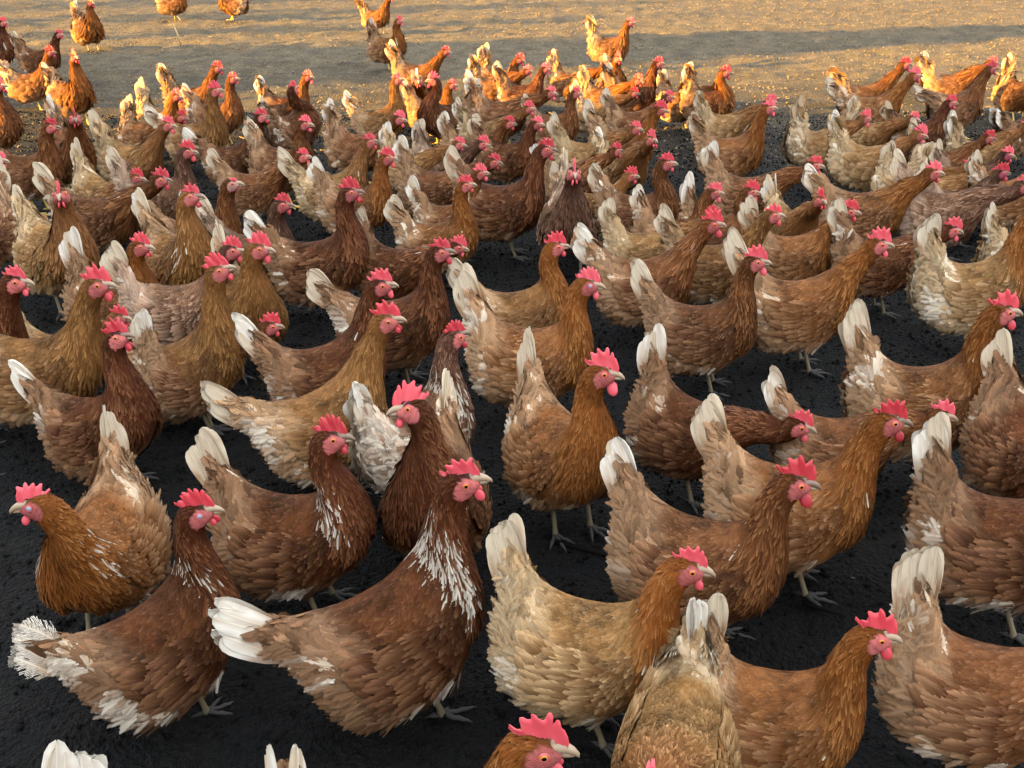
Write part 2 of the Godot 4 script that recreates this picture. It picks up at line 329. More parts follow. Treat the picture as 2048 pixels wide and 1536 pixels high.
	hen(0.520, -3.679, 1.9, 0.858, "buff", "tan hen with frilled tail and no head showing, right of centre", {"lean": 65.0, "stretch": 1.04, "tail": 4.3, "pitch": 4.8, "lace": 0.6, "dark": 0.85, "q": 1.25})
	hen(0.479, -3.279, 3.7, 0.970, "brown", "long brown hen with curved pure white tail, behind the mid-brown hen", {"lean": 35.4, "stretch": 1.017, "tail": -15.4, "pitch": 7.0, "nyaw": -6.7, "tl": 0, "lace": 0.45, "wide": 5, "q": 1.25})
	hen(0.737, -3.483, -3.8, 0.918, "gold", "dark golden hen with lowered neck, between two long-bodied hens", {"lean": 28.5, "stretch": 0.987, "tail": -6.0, "pitch": 5.7, "dark": 0.7, "q": 1.25})
	hen(0.808, -3.898, 0.1, 0.857, "brown", "red-necked hen with open beak, right of the orange throat hen", {"lean": -15.5, "stretch": 0.942, "tail": 8.3, "pitch": -2.1, "nyaw": -3.1, "tl": 0, "q": 1.25})
	hen(1.028, -3.602, 1.5, 0.897, "ginger", "tawny hen with yellowish beak pointing down, above the sleek ginger hen", {"lean": 27.4, "stretch": 0.96, "tail": -6.0, "pitch": 2.6, "nyaw": -16.5, "lace": 0.5, "q": 1.25})
	hen(1.101, -3.982, -75.8, 0.843, "buff", "hen seen by two upright white tail feathers, right of centre", {"lean": 60.0, "stretch": 1.04, "tail": -14.1, "pitch": 11.8, "tl": 0, "wide": 10, "fan": 1.4, "q": 1.25})
	hen(1.035, -4.405, -6.8, 0.965, "brown", "brown hen with white curled tail and shoulder, head hidden, right", {"lean": 65.0, "stretch": 1.04, "tail": -1.2, "pitch": 2.6, "tl": 0, "lace": 0.5, "patch": 0.7, "q": 1.25})
	hen(1.132, -5.253, 0.8, 0.968, "ginger", "ginger hen with clean orange neck standing alone by dark ground, upper right", {"lean": 14.6, "stretch": 1.068, "tail": -8.3, "pitch": 7.0, "nyaw": -3.8, "lace": 0.5, "q": 1.7})
	hen(1.243, -6.011, -0.7, 0.896, "buff", "pale tailed hen directly behind the clean orange neck hen", {"lean": 65.0, "stretch": 1.04, "tail": -1.8, "pitch": 5.5, "q": 1.7})
	hen(1.606, -5.474, 16.5, 0.940, "buff", "hen seen from behind with fluffy pale rump, on dark ground upper right", {"lean": 65.0, "stretch": 1.04, "tail": 8.8, "pitch": -0.0, "lace": 0.4, "white_belly": 0.1, "tl": 2, "q": 1.7})
	hen(1.717, -5.033, -5.5, 0.969, "buff", "plump tan hen with broad white tail, upper right", {"lean": 41.8, "stretch": 0.941, "tail": -7.8, "pitch": -4.3, "nyaw": 2.5, "tl": 0, "lace": 0.5, "q": 1.7})
	hen(2.234, -5.770, -1.4, 0.880, "dark", "dark red hen with pink ear and buff tail, upper right", {"lean": 14.0, "stretch": 0.961, "tail": -14.6, "pitch": 4.4, "tl": 2, "lace": 0.5, "q": 1.7})
	hen(1.981, -5.800, -43.0, 0.847, "buff", "cream and tan hen with ruffled back, head hidden, upper right", {"lean": 65.0, "stretch": 1.04, "tail": 13.8, "pitch": 2.1, "tl": 1, "lace": 0.7, "q": 1.7})
	hen(2.083, -5.037, 0.6, 0.879, "brown", "brown hen with pale-streaked neck reaching right, near right edge", {"lean": 40.2, "stretch": 0.937, "tail": -6.0, "pitch": -0.9, "nyaw": -5.6, "lace": 0.4, "q": 1.7})
	hen(2.359, -5.283, 9.3, 0.899, "buff", "cream tailed hen with head hidden, beside the right edge, upper", {"lean": 65.0, "stretch": 1.04, "tail": -0.3, "pitch": 4.9, "tl": 0, "q": 1.7})
	hen(2.052, -4.663, -0.1, 0.833, "dusky", "dusky hen with plum-coloured face, near the right edge", {"lean": 23.8, "stretch": 0.907, "tail": -6.0, "pitch": 0.9, "nyaw": -4.9, "dark": 0.7, "face": 2, "q": 1.7})
	hen(1.905, -4.352, -2.6, 0.806, "dusky", "hen with purple wattles bent below the plum-faced hen", {"lean": 30.9, "stretch": 0.909, "tail": -6.0, "pitch": 5.5, "nyaw": -7.4, "dark": 0.7, "face": 2, "q": 1.25})
	hen(2.148, -4.424, 4.3, 0.911, "ginger", "russet hen with square cream tail, cut by right edge", {"lean": -0.2, "stretch": 1.024, "tail": -3.6, "pitch": 5.7, "nyaw": -4.3, "tl": 1, "lace": 0.5, "q": 1.25})
	hen(1.440, -4.103, -3.9, 1.006, "ginger", "long laced hen with stretched neck and curled white tail, right", {"lean": 52.4, "stretch": 0.986, "tail": -23.2, "pitch": 4.5, "tl": 0, "lace": 0.8, "dark": 0.8, "q": 1.25})
	hen(1.788, -4.617, -16.9, 0.853, "buff", "buff hen with rounded cream tail above the long laced hen", {"lean": 65.0, "stretch": 1.04, "tail": 19.0, "pitch": 0.3, "tl": 1, "lace": 0.6, "q": 1.25})
	hen(1.875, -4.563, -29.4, 0.858, "buff", "tan hen with pointed tail just above the stretched neck of the laced hen", {"lean": 65.0, "stretch": 1.04, "tail": 31.4, "pitch": -3.2, "tl": 2, "lace": 0.5, "q": 1.25})
	hen(1.746, -4.086, -20.0, 1.000, "dusky", "grey laced hen crouched behind the long laced hen's neck", {"lean": 70.0, "stretch": 1.04, "tail": -6.0, "pitch": 3.0, "lace": 0.8, "q": 1.25})
	hen(1.308, -3.532, -1.2, 0.908, "dark", "dark hen with head behind the broad cream tail at right", {"lean": 59.8, "stretch": 0.964, "tail": -6.0, "pitch": -0.4, "nyaw": -3.8, "white_belly": 0.2, "lace": 0.3, "q": 1.25})
	hen(1.851, -3.613, 15.8, 0.886, "buff", "hen showing a cream tail and back at the right edge, above buff rump", {"lean": 50.0, "stretch": 1.04, "tail": -1.1, "pitch": 5.7, "tl": 1, "q": 1.25})
	hen(-4.311, -9.257, -1.7, 0.989, "dark", "dark hen cut by the left edge, top left corner", {"lean": -13.5, "stretch": 1.044, "tail": -6.0, "pitch": 5.7, "q": 2.2})
	hen(-3.752, -8.813, 0.2, 0.929, "dark", "dark hen with buff tail and sunlit nape, top left", {"lean": 20.3, "stretch": 1.023, "tail": -8.6, "pitch": 3.5, "lace": 0.3, "q": 2.2})
	hen(-3.315, -7.600, -0.6, 0.907, "ginger", "sunlit orange hen walking on pale leg at top left edge", {"lean": 26.4, "stretch": 1.069, "tail": -13.9, "pitch": 11.0, "q": 2.2})
	hen(-2.823, -7.000, -34.1, 0.992, "ginger", "half sunlit golden hen turned toward the viewer, top left", {"lean": -6.7, "stretch": 1.064, "tail": -18.5, "pitch": 11.6, "nyaw": -10.9, "lace": 0.4, "q": 2.2})
	hen(-4.138, -10.870, -42.3, 1.040, "ginger", "sunlit orange hen standing alone on shaded ground, top left", {"lean": -6.8, "stretch": 1.088, "tail": -2.9, "pitch": 5.9, "nyaw": 12.3, "tl": 0, "q": 2.9})
	hen(-4.178, -13.909, 0.0, 1.000, "ginger", "sunlit hen cut by the top edge, mid-step, above thin stick", {"lean": 0.0, "stretch": 1.04, "tail": -6.0, "pitch": 3.0, "walk": 0.3, "q": 2.9})
	hen(-3.515, -13.916, 170.0, 1.000, "ginger", "sunlit hen cut by the top edge, second from the left", {"lean": 0.0, "stretch": 1.04, "tail": -6.0, "pitch": 3.0, "walk": 0.25, "q": 2.9})
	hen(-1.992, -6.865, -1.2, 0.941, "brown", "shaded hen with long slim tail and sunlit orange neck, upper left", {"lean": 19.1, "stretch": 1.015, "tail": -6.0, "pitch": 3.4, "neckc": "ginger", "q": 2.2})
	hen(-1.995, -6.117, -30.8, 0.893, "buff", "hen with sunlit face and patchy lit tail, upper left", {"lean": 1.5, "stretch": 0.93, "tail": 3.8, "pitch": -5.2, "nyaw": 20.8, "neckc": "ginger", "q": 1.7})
	hen(-1.697, -6.343, -1.7, 0.900, "brown", "hen with sunlit orange face and shaded body, upper left", {"lean": -1.7, "stretch": 1.068, "tail": -1.4, "pitch": 9.5, "tl": 0, "q": 1.7})
	hen(-1.627, -5.691, 0.5, 0.968, "gold", "tall shaded hen with olive neck, head turned off, upper left", {"lean": 6.9, "stretch": 1.049, "tail": -18.6, "pitch": 15.1, "nyaw": -2.5, "tl": 0, "dark": 0.85, "q": 1.7})
	hen(-1.977, -5.832, -14.2, 0.824, "ginger", "small sunlit orange tail of hen behind buff profile hen", {"lean": 65.0, "stretch": 1.04, "tail": 22.6, "pitch": 0.4, "q": 1.7})
	hen(-1.348, -6.603, -6.3, 0.883, "dark", "sunlit necked hen with cream tail, upper left of centre", {"lean": 11.4, "stretch": 1.033, "tail": -0.6, "pitch": 4.6, "nyaw": -3.7, "tl": 0, "neckc": "ginger", "q": 1.7})
	hen(-1.188, -5.960, 53.4, 0.964, "dark", "dark hen with its back turned and comb glowing pink, upper centre left", {"lean": -46.1, "stretch": 1.053, "tail": -6.0, "pitch": 10.8, "nyaw": 6.6, "dark": 0.8, "q": 1.7})
	hen(-1.046, -4.999, -18.6, 0.940, "brown", "brown hen with speckled neck upright, below the hen with turned back", {"lean": -11.2, "stretch": 0.987, "tail": -6.0, "pitch": 2.3, "nyaw": 13.6, "lace": 0.6, "q": 1.7})
	hen(-0.745, -5.370, -8.2, 0.938, "brown", "brown hen with tall white tail, dark red lowered face, upper centre", {"lean": 31.1, "stretch": 0.979, "tail": -0.7, "pitch": -3.0, "nyaw": 5.2, "tl": 0, "q": 1.7})
	hen(-0.708, -6.205, 7.2, 0.905, "gold", "hen with sunlit tail, white rump and dark tall neck, upper centre", {"lean": 3.3, "stretch": 1.088, "tail": 0.1, "pitch": 15.4, "nyaw": -7.2, "tl": 0, "dark": 0.9, "q": 1.7})
	hen(-1.040, -9.502, -25.5, 0.981, "ginger", "orange sunlit hen standing upright, top centre left", {"lean": -10.1, "stretch": 1.058, "tail": 3.0, "pitch": 3.3, "nyaw": 10.5, "q": 2.2})
	hen(-1.469, -12.419, -21.0, 0.923, "ginger", "hen with pale sunlit tail at top edge, behind the upright orange one", {"lean": 30.0, "stretch": 1.04, "tail": -15.5, "pitch": 9.7, "q": 2.9})
	hen(-0.650, -7.869, -1.5, 0.962, "ginger", "sunlit hen in profile with yellow lit tail, top centre", {"lean": 28.5, "stretch": 0.975, "tail": -11.5, "pitch": -1.2, "q": 2.2})
	hen(-0.580, -6.692, -84.0, 0.935, "ginger", "bright orange rump with white split tail, upper centre", {"lean": 60.0, "stretch": 1.04, "tail": -17.0, "pitch": 9.9, "tl": 0, "q": 2.2})
	hen(-0.423, -6.199, 202.3, 0.958, "dark", "dark hen facing left with sunlit throat, upper centre", {"lean": -27.9, "stretch": 1.032, "tail": -6.0, "pitch": 8.0, "nyaw": -17.3, "q": 1.7})
	hen(-0.443, -6.478, -3.8, 0.846, "ginger", "glowing orange head just right of the left-facing dark hen", {"lean": -4.1, "stretch": 0.923, "tail": -6.0, "pitch": 2.9, "nyaw": 3.8, "q": 1.7})
	hen(-0.015, -6.267, -3.2, 0.989, "brown", "brown hen with sunlit back and white rump, pecking forward, upper centre", {"lean": 69.5, "stretch": 1.035, "tail": -8.9, "pitch": 2.1, "tl": 0, "q": 1.7})
	hen(-0.111, -7.362, -2.6, 0.894, "ginger", "sunlit cream tail beside a fully lit orange hen, top centre", {"lean": 65.0, "stretch": 1.04, "tail": 12.7, "pitch": 0.5, "tl": 0, "q": 2.2})
	hen(-0.067, -7.543, -20.9, 0.939, "ginger", "fully sunlit orange hen with yellow tail, top centre right", {"lean": -10.7, "stretch": 0.906, "tail": 5.9, "pitch": -8.7, "nyaw": 10.9, "q": 2.2})
	hen(0.099, -7.106, -2.0, 0.876, "dark", "dark mahogany hen right in front of the fully sunlit hen", {"lean": 10.8, "stretch": 0.939, "tail": -6.0, "pitch": 1.3, "nyaw": 2.0, "q": 2.2})
	hen(0.444, -7.507, -28.2, 0.923, "ginger", "hen with broad lit tail and spotted orange back, upper centre right", {"lean": 65.0, "stretch": 1.04, "tail": 3.8, "pitch": 2.4, "q": 2.2})
	hen(0.876, -9.483, -6.3, 1.003, "ginger", "orange sunlit hen walking clear of the flock, top right of centre", {"lean": 2.5, "stretch": 1.006, "tail": -2.8, "pitch": -1.0, "nyaw": 3.3, "walk": 0.2, "q": 2.2})
	hen(0.682, -7.246, -78.3, 0.937, "ginger", "pale lit hen facing the viewer below the walking orange hen", {"lean": -17.9, "stretch": 1.022, "tail": -10.3, "pitch": 7.3, "nyaw": 18.3, "q": 2.2})
	hen(0.622, -6.916, -33.4, 0.896, "ginger", "sunlit hen with curled tail and golden rump, upper right of centre", {"lean": 65.0, "stretch": 1.04, "tail": 0.2, "pitch": 4.8, "q": 2.2})
	hen(0.542, -6.504, -8.1, 0.836, "buff", "hen showing round yellow lit tail behind a red face", {"lean": 65.0, "stretch": 1.04, "tail": 7.9, "pitch": 4.2, "q": 1.7})
	hen(0.823, -6.982, 5.9, 0.952, "dark", "dark red hen with glowing copper neck, upper right of centre", {"lean": 6.5, "stretch": 1.007, "tail": -6.0, "pitch": 4.2, "nyaw": -2.9, "q": 2.2})
	hen(1.111, -6.847, -20.3, 0.849, "ginger", "small yellow lit tail and rump beside the copper necked hen", {"lean": 65.0, "stretch": 1.04, "tail": 7.2, "pitch": 4.0, "q": 2.2})
	hen(0.277, -6.078, -0.2, 0.838, "brown", "brown hen with reddish face and frayed buff tail, upper centre right", {"lean": 1.2, "stretch": 1.004, "tail": -4.5, "pitch": 6.6, "nyaw": -2.8, "lace": 0.5, "q": 1.7})
	hen(-0.096, -5.858, -2.1, 0.856, "buff", "speckled brown hen with upright white-tipped tail, head hidden, upper centre", {"lean": 65.0, "stretch": 1.04, "tail": -2.2, "pitch": 7.1, "tl": 0, "dark": 0.8, "q": 1.7})
	hen(-0.161, -5.305, -8.2, 0.873, "brown", "brown hen with square frilled white tail, upper centre", {"lean": 24.7, "stretch": 0.971, "tail": -2.1, "pitch": 0.4, "nyaw": 5.2, "tl": 0, "wide": 6, "q": 1.7})
	hen(0.006, -5.225, -7.0, 0.879, "dark", "dark brown hen with bright comb, right of the square tailed hen", {"lean": 7.0, "stretch": 0.933, "tail": -6.0, "pitch": 0.6, "nyaw": 4.0, "q": 1.7})
	hen(-0.311, -5.032, -12.8, 0.849, "dusky", "dusky hen with lowered head and forked white tail, upper centre", {"lean": 36.2, "stretch": 0.936, "tail": 7.1, "pitch": -5.4, "nyaw": 9.8, "tl": 0, "q": 1.7})
	hen(-0.454, -5.026, -4.5, 0.854, "buff", "white tail curling up beside an olive neck, hen hidden", {"lean": 65.0, "stretch": 1.04, "tail": 15.8, "pitch": 1.2, "tl": 0, "q": 1.7})
	hen(-0.300, -4.548, -5.5, 0.927, "brown", "brown hen with long white-tipped tail sloping left, dark face, upper centre", {"lean": 59.3, "stretch": 1.036, "tail": -1.1, "pitch": -1.4, "nyaw": 2.5, "tl": 0, "dark": 0.85, "white_belly": 0.2, "q": 1.25})
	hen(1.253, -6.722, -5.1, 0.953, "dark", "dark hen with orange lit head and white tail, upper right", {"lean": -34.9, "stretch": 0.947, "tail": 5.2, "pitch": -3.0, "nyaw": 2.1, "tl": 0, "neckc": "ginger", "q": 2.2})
	hen(2.320, -6.911, 0.4, 0.984, "ginger", "dark bodied hen with lit orange neck at far right group", {"lean": 39.5, "stretch": 1.043, "tail": -19.6, "pitch": 8.6, "tl": 0, "dark": 0.8, "q": 2.2})
	hen(2.187, -6.389, -2.5, 1.017, "ginger", "orange hen in front of the dark bodied one, lit rump, far right group", {"lean": 40.6, "stretch": 1.037, "tail": -26.9, "pitch": 7.8, "nyaw": 2.5, "q": 1.7})
	hen(3.019, -7.379, 0.3, 0.986, "ginger", "hen with tall pale yellow lit tail, far right group", {"lean": 65.0, "stretch": 1.04, "tail": -9.9, "pitch": 5.1, "q": 2.2})
	hen(2.776, -6.620, 10.9, 0.966, "brown", "hen with laced lit back and raised dark neck, far right group", {"lean": 27.8, "stretch": 1.086, "tail": -43.8, "pitch": 8.9, "nyaw": -10.9, "lace": 0.4, "q": 1.7})
	hen(3.374, -7.131, -68.0, 0.912, "ginger", "hen with yellow lit tail at the right edge, top right", {"lean": 60.0, "stretch": 1.04, "tail": 7.0, "pitch": 1.7, "tl": 1, "q": 2.2})
	hen(2.876, -5.932, 25.7, 0.892, "dark", "dark hen with frilly white tail, neck cut by right edge", {"lean": 5.0, "stretch": 1.04, "tail": -24.0, "pitch": 14.2, "nyaw": -25.7, "tl": 0, "wide": 8, "lace": 0.5, "q": 1.7})
	hen(-2.000, -3.786, -100.0, 1.000, "brown", "brown hen's breast poking in at left edge, upper half", {"lean": 50.0, "stretch": 1.04, "tail": -6.0, "pitch": 3.0, "q": 1.25})
	hen(-2.807, -5.830, -2.0, 1.000, "brown", "brown hen with pink face cut by the left edge, near top", {"lean": -19.4, "stretch": 1.063, "tail": -6.0, "pitch": 7.6, "q": 1.7})
	hen(-2.291, -4.390, -6.9, 0.929, "dark", "hen with only its pink beak side showing at left edge", {"lean": 23.6, "stretch": 0.97, "tail": -6.0, "pitch": -0.9, "nyaw": 6.9, "q": 1.25})
# ---------------------------------------------------------------- hen builder
const NU := 69            # rows of the body surface, tail to beak
const NA := 28            # points round each row
var rng := RandomNumberGenerator.new()
var grain := FastNoiseLite.new()
var used := {}
var mats := {}
var shared := {}
var ringC := PackedVector3Array()
var ringH := PackedVector3Array()
var ringW := PackedVector3Array()
var gp := PackedVector3Array()
var gn := PackedVector3Array()
var gd := PackedVector3Array()
var rowlen := PackedFloat32Array()
var circ := PackedFloat32Array()
var head := Transform3D()
var tpl := []             # feather templates: [vertices, normals, uvs, triangle indices]
var long_index := []
var fv := PackedVector3Array()
var fn := PackedVector3Array()
var fu := PackedVector2Array()
var fc := PackedColorArray()

# side profile of a standing hen: back point, belly point, half width
func profile() -> Array:
	var rings := [
		[Vector2(-.192, .382), Vector2(-.222, .360), .015], [Vector2(-.167, .348), Vector2(-.215, .302), .033],
		[Vector2(-.142, .318), Vector2(-.222, .222), .060], [Vector2(-.110, .298), Vector2(-.205, .140), .088],
		[Vector2(-.075, .287), Vector2(-.140, .088), .102], [Vector2(-.035, .284), Vector2(-.045, .086), .103],
		[Vector2(0, .288), Vector2(.022, .092), .099], [Vector2(.027, .298), Vector2(.082, .124), .089],
		[Vector2(.045, .314), Vector2(.121, .165), .076], [Vector2(.055, .333), Vector2(.136, .213), .062],
		[Vector2(.061, .353), Vector2(.136, .262), .049], [Vector2(.070, .375), Vector2(.131, .304), .039],
		[Vector2(.081, .396), Vector2(.127, .341), .031], [Vector2(.094, .413), Vector2(.130, .366), .026],
		[Vector2(.111, .424), Vector2(.138, .379), .022], [Vector2(.130, .424), Vector2(.145, .385), .0195],
		[Vector2(.147, .414), Vector2(.153, .391), .0135], [Vector2(.158, .407), Vector2(.159, .396), .007]]
	for r in rings:
		r[0].x *= SHORT
		r[1].x *= SHORT
	return rings

const SHORT := .93
const HEAD := 1.12

func v3(p: Vector2) -> Vector3:
	return Vector3(p.x, p.y, 0)

# poses the rings: every joint of neck and tail turns all that follows it
func pose_rings(h: Dictionary) -> void:
	var pr := profile()
	var n := pr.size()
	ringC.resize(n); ringH.resize(n); ringW.resize(n)
	var lean: float = deg_to_rad(h.lean)
	var nyaw: float = deg_to_rad(h.nyaw)
	var hpitch: float = deg_to_rad(h.hpitch)
	var tail: float = deg_to_rad(h.tail)
	var plump: float = h.plump
	var c := []
	var hh := []
	for r in pr:
		c.append(v3((r[0] + r[1]) * .5)); hh.append(v3((r[0] - r[1]) * .5))
	var bend := {7: .12, 8: .24, 9: .26, 10: .22, 11: .16}
	var turn := {9: .1, 10: .15, 11: .25, 12: .25, 13: .25}
	var level := {12: .3, 13: .4, 14: .3}
	ringC[5] = c[5]
	for i in [5, 6]:
		ringH[i] = hh[i]
	var R := Basis()
	var mid: Vector3 = c[5]
	for i in range(5, n):
		if i > 5:
			var d: float = -lean * bend.get(i, 0.0) + (lean * h.keep + hpitch) * level.get(i, 0.0)
			var y: float = nyaw * turn.get(i, 0.0)
			var half := R * Basis(Vector3(0, 0, 1), d * .5)
			R = R * Basis(Vector3(0, 0, 1), d)
			R = Basis(Vector3.UP, y) * R
			var st: float = h.stretch if i > 7 and i < 14 else 1.0
			mid += half * ((c[i] - c[i - 1]) * st * (HEAD if i > 13 else 1.0))
		ringC[i] = mid
		ringH[i] = R * (hh[i] * ((HEAD if i > 12 else 1.0) if i > 13 or i < 8 else h.neck * (lerpf(1.0, HEAD, (i - 9) / 4.0) if i > 9 else 1.0)))
		ringW[i] = R * Vector3(0, 0, pr[i][2] * (plump if i < 9 else (h.neck if i < 13 else HEAD)))
	R = Basis()
	mid = c[5]
	var lift := {3: .2, 2: .45, 1: .35}
	for i in range(4, -1, -1):
		var d: float = -tail * lift.get(i, 0.0)
		var half := R * Basis(Vector3(0, 0, 1), d * .5)
		R = R * Basis(Vector3(0, 0, 1), d)
		mid += half * (c[i] - c[i + 1])
		ringC[i] = mid
		ringH[i] = R * hh[i]
		ringW[i] = Vector3(0, 0, pr[i][2] * plump)
	var B := Basis(Vector3(0, 0, 1), deg_to_rad(h.pitch))
	var hip := Vector3(-.01, .15, 0)
	for i in n:
		ringC[i] = hip + B * (ringC[i] - hip) + Vector3(0, h.drop, 0)
		ringH[i] = B * ringH[i]
		ringW[i] = B * ringW[i]
	var f := (ringC[16] - ringC[14]).normalized()
	var s := ringW[15].normalized()
	var up := s.cross(f).normalized()
	head = Transform3D(Basis(f, up, s) * HEAD, ringC[15] + up * .001)

func surface_grid() -> void:
	gp.resize(NU * NA); gn.resize(NU * NA); gd.resize(NU * NA)
	rowlen.resize(NU); circ.resize(NU)
	var ca := PackedFloat32Array()
	var sa := PackedFloat32Array()
	for j in NA:
		var a := TAU * j / NA
		var x := cos(a)
		ca.append(signf(x) * pow(absf(x), .92) - .10 * sin(a) * sin(a)); sa.append(sin(a))
	var sag := PackedFloat32Array()
	var wide := PackedFloat32Array()
	for j in NA:
		var a := TAU * minf(j, NA - j) / NA
		sag.append(sin(a) * sin(a) * .14)
		wide.append(1.0 + .13 * smoothstep(1.3, 2.3, a))
	for r in NU:
		var t := r / 4.0
		var mask := smoothstep(.8, 2.2, t) * smoothstep(7.2, 5.4, t)
		var i := mini(int(t), 16)
		var w := t - i
		var i0 := maxi(i - 1, 0)
		var i3 := mini(i + 2, 17)
		var C := ringC[i].cubic_interpolate(ringC[i + 1], ringC[i0], ringC[i3], w)
		var H := ringH[i].cubic_interpolate(ringH[i + 1], ringH[i0], ringH[i3], w)
		var W := ringW[i].cubic_interpolate(ringW[i + 1], ringW[i0], ringW[i3], w)
		for j in NA:
			gp[r * NA + j] = C + H * (ca[j] - sag[j] * mask) + W * (sa[j] * lerpf(1.0, wide[j], mask))
	for r in NU:
		var ra := maxi(r - 1, 0) * NA
		var rb := mini(r + 1, NU - 1) * NA
		var total := 0.0
		for j in NA:
			var back := gp[ra + j] - gp[rb + j]
			var round := gp[r * NA + (j + 1) % NA] - gp[r * NA + (j + NA - 1) % NA]
			gn[r * NA + j] = back.cross(round).normalized()
			gd[r * NA + j] = back.normalized()
			total += round.length() * .5
		circ[r] = total
		var q := NA / 4
		rowlen[r] = ((gp[ra + q] - gp[rb + q]).length() * .7 + (gp[ra + NA / 2] - gp[rb + NA / 2]).length() * .3) / (1.0 if r == 0 or r == NU - 1 else 2.0)

func lerp_col(a: Color, b: Color, t: float) -> Color:
	return a.lerp(b, t)

# leaf shaped feather: z along it (0..1), x across, y off the surface
func make_templates() -> void:
	for kind in 4:
		var v := PackedVector3Array()
		var nn := PackedVector3Array()
		var uv := PackedVector2Array()
		var ix := PackedInt32Array()
		if kind < 2:
			for z in [0.0, .5, 1.0]:
				for x in [-1.0, 0.0, 1.0]:
					v.append(Vector3(x * .5, (.14 if x == 0 else 0.0) * (1.0 - z * .5) + (-.22 * z * z if kind == 0 else -.05 * z * z), z))
					nn.append(Vector3(x * .42, 1, z * .25 - .05).normalized())
					uv.append(Vector2(.5 + x * .5, z))
			for k in 2:
				for x in 2:
					var o := k * 3 + x
					ix.append_array(PackedInt32Array([o, o + 1, o + 4, o, o + 4, o + 3]))
		elif kind == 3:
			for z in [0.0, 1.0]:
				for x in [-1.0, 0.0, 1.0]:
					v.append(Vector3(x * .5, (.14 if x == 0 else 0.0) * (1.0 - z * .5) - .12 * z, z))
					nn.append(Vector3(x * .42, 1, z * .25 - .05).normalized())
					uv.append(Vector2(.5 + x * .5, z))
			for o in 2:
				ix.append_array(PackedInt32Array([o, o + 1, o + 4, o, o + 4, o + 3]))
		else:
			for z in [0.0, 1.0]:
				for x in [-1.0, 1.0]:
					v.append(Vector3(x * .5, -.1 * z, z))
					nn.append(Vector3(x * .35, 1, z * .2).normalized())
					uv.append(Vector2(.5 + x * .5, z))
			ix = PackedInt32Array([0, 1, 3, 0, 3, 2])
		tpl.append([v, nn, uv, ix])
		var big := PackedInt32Array()
		var chunk := 2048
		for f in chunk:
			for i in ix:
				big.append(i + f * v.size())
		long_index.append(big)

func index_for(kind: int, count: int) -> PackedInt32Array:
	var each: int = tpl[kind][3].size()
	var step: int = tpl[kind][0].size()
	while long_index[kind].size() < count * each:
		var had: int = long_index[kind].size() / each
		var more := PackedInt32Array()
		for f in 2048:
			for i in tpl[kind][3]:
				more.append(i + (had + f) * step)
		long_index[kind].append_array(more)
	return long_index[kind].slice(0, count * each)

# where on the body: row and angle as numbers between grid points
var sp := Vector3()
var sn := Vector3()
var sd := Vector3()
func at_skin(r: float, j: float) -> void:
	var r0 := clampi(int(r), 0, NU - 2)
	var w := r - r0
	var jf := floorf(j)
	var x := j - jf
	var j0 := posmod(int(jf), NA)
	var j1 := (j0 + 1) % NA
	var a := r0 * NA
	var b := a + NA
	sp = gp[a + j0].lerp(gp[a + j1], x).lerp(gp[b + j0].lerp(gp[b + j1], x), w)
	sn = gn[a + j0].lerp(gn[b + j1], (x + w) * .5).normalized()
	sd = gd[a + j0].lerp(gd[b + j1], (x + w) * .5)

var part_kind := 0
func start_feathers(kind: int) -> void:
	part_kind = kind
	fv = PackedVector3Array(); fn = PackedVector3Array(); fu = PackedVector2Array(); fc = PackedColorArray()

func feather(p: Vector3, n: Vector3, d: Vector3, length: float, width: float, tilt: float, c: Color, edge: Color, tip: Color) -> void:
	var s := n.cross(d).normalized()
	d = s.cross(n).normalized()
	var ct := cos(tilt)
	var si := sin(tilt)
	var dd := d * ct + n * si
	var nnn := n * ct - d * si
	fv.append_array(Transform3D(Basis(s * width, nnn * width, dd * length), p) * tpl[part_kind][0])
	fn.append_array(Transform3D(Basis(s, nnn, dd), Vector3.ZERO) * tpl[part_kind][1])
	fu.append_array(tpl[part_kind][2])
	if part_kind < 2:
		var m := c.lerp(tip, .35)
		var e := edge.lerp(tip, .5)
		fc.append_array(PackedColorArray([c, c, c, edge, m, edge, e, tip, e]))
	elif part_kind == 3:
		var e3 := edge.lerp(tip, .5)
		fc.append_array(PackedColorArray([c, c, c, e3, tip, e3]))
	else:
		var e2 := edge.lerp(tip, .6)
		fc.append_array(PackedColorArray([c, c, e2, e2]))

func end_feathers() -> ArrayMesh:
	var m := ArrayMesh.new()
	if fv.is_empty():
		return m
	var arr := []
	arr.resize(Mesh.ARRAY_MAX)
	arr[Mesh.ARRAY_VERTEX] = fv
	arr[Mesh.ARRAY_NORMAL] = fn
	arr[Mesh.ARRAY_TEX_UV] = fu
	arr[Mesh.ARRAY_COLOR] = fc
	arr[Mesh.ARRAY_INDEX] = index_for(part_kind, fv.size() / tpl[part_kind][0].size())
	m.add_surface_from_arrays(Mesh.PRIMITIVE_TRIANGLES, arr)
	return m

func varied(c: Color, amount: float) -> Color:
	var k := 1.0 + rng.randf_range(-amount, amount)
	var warm := rng.randf_range(-.06, .06)
	return Color(c.r * k * (1.0 + warm), c.g * k, c.b * k * (1.0 - warm))

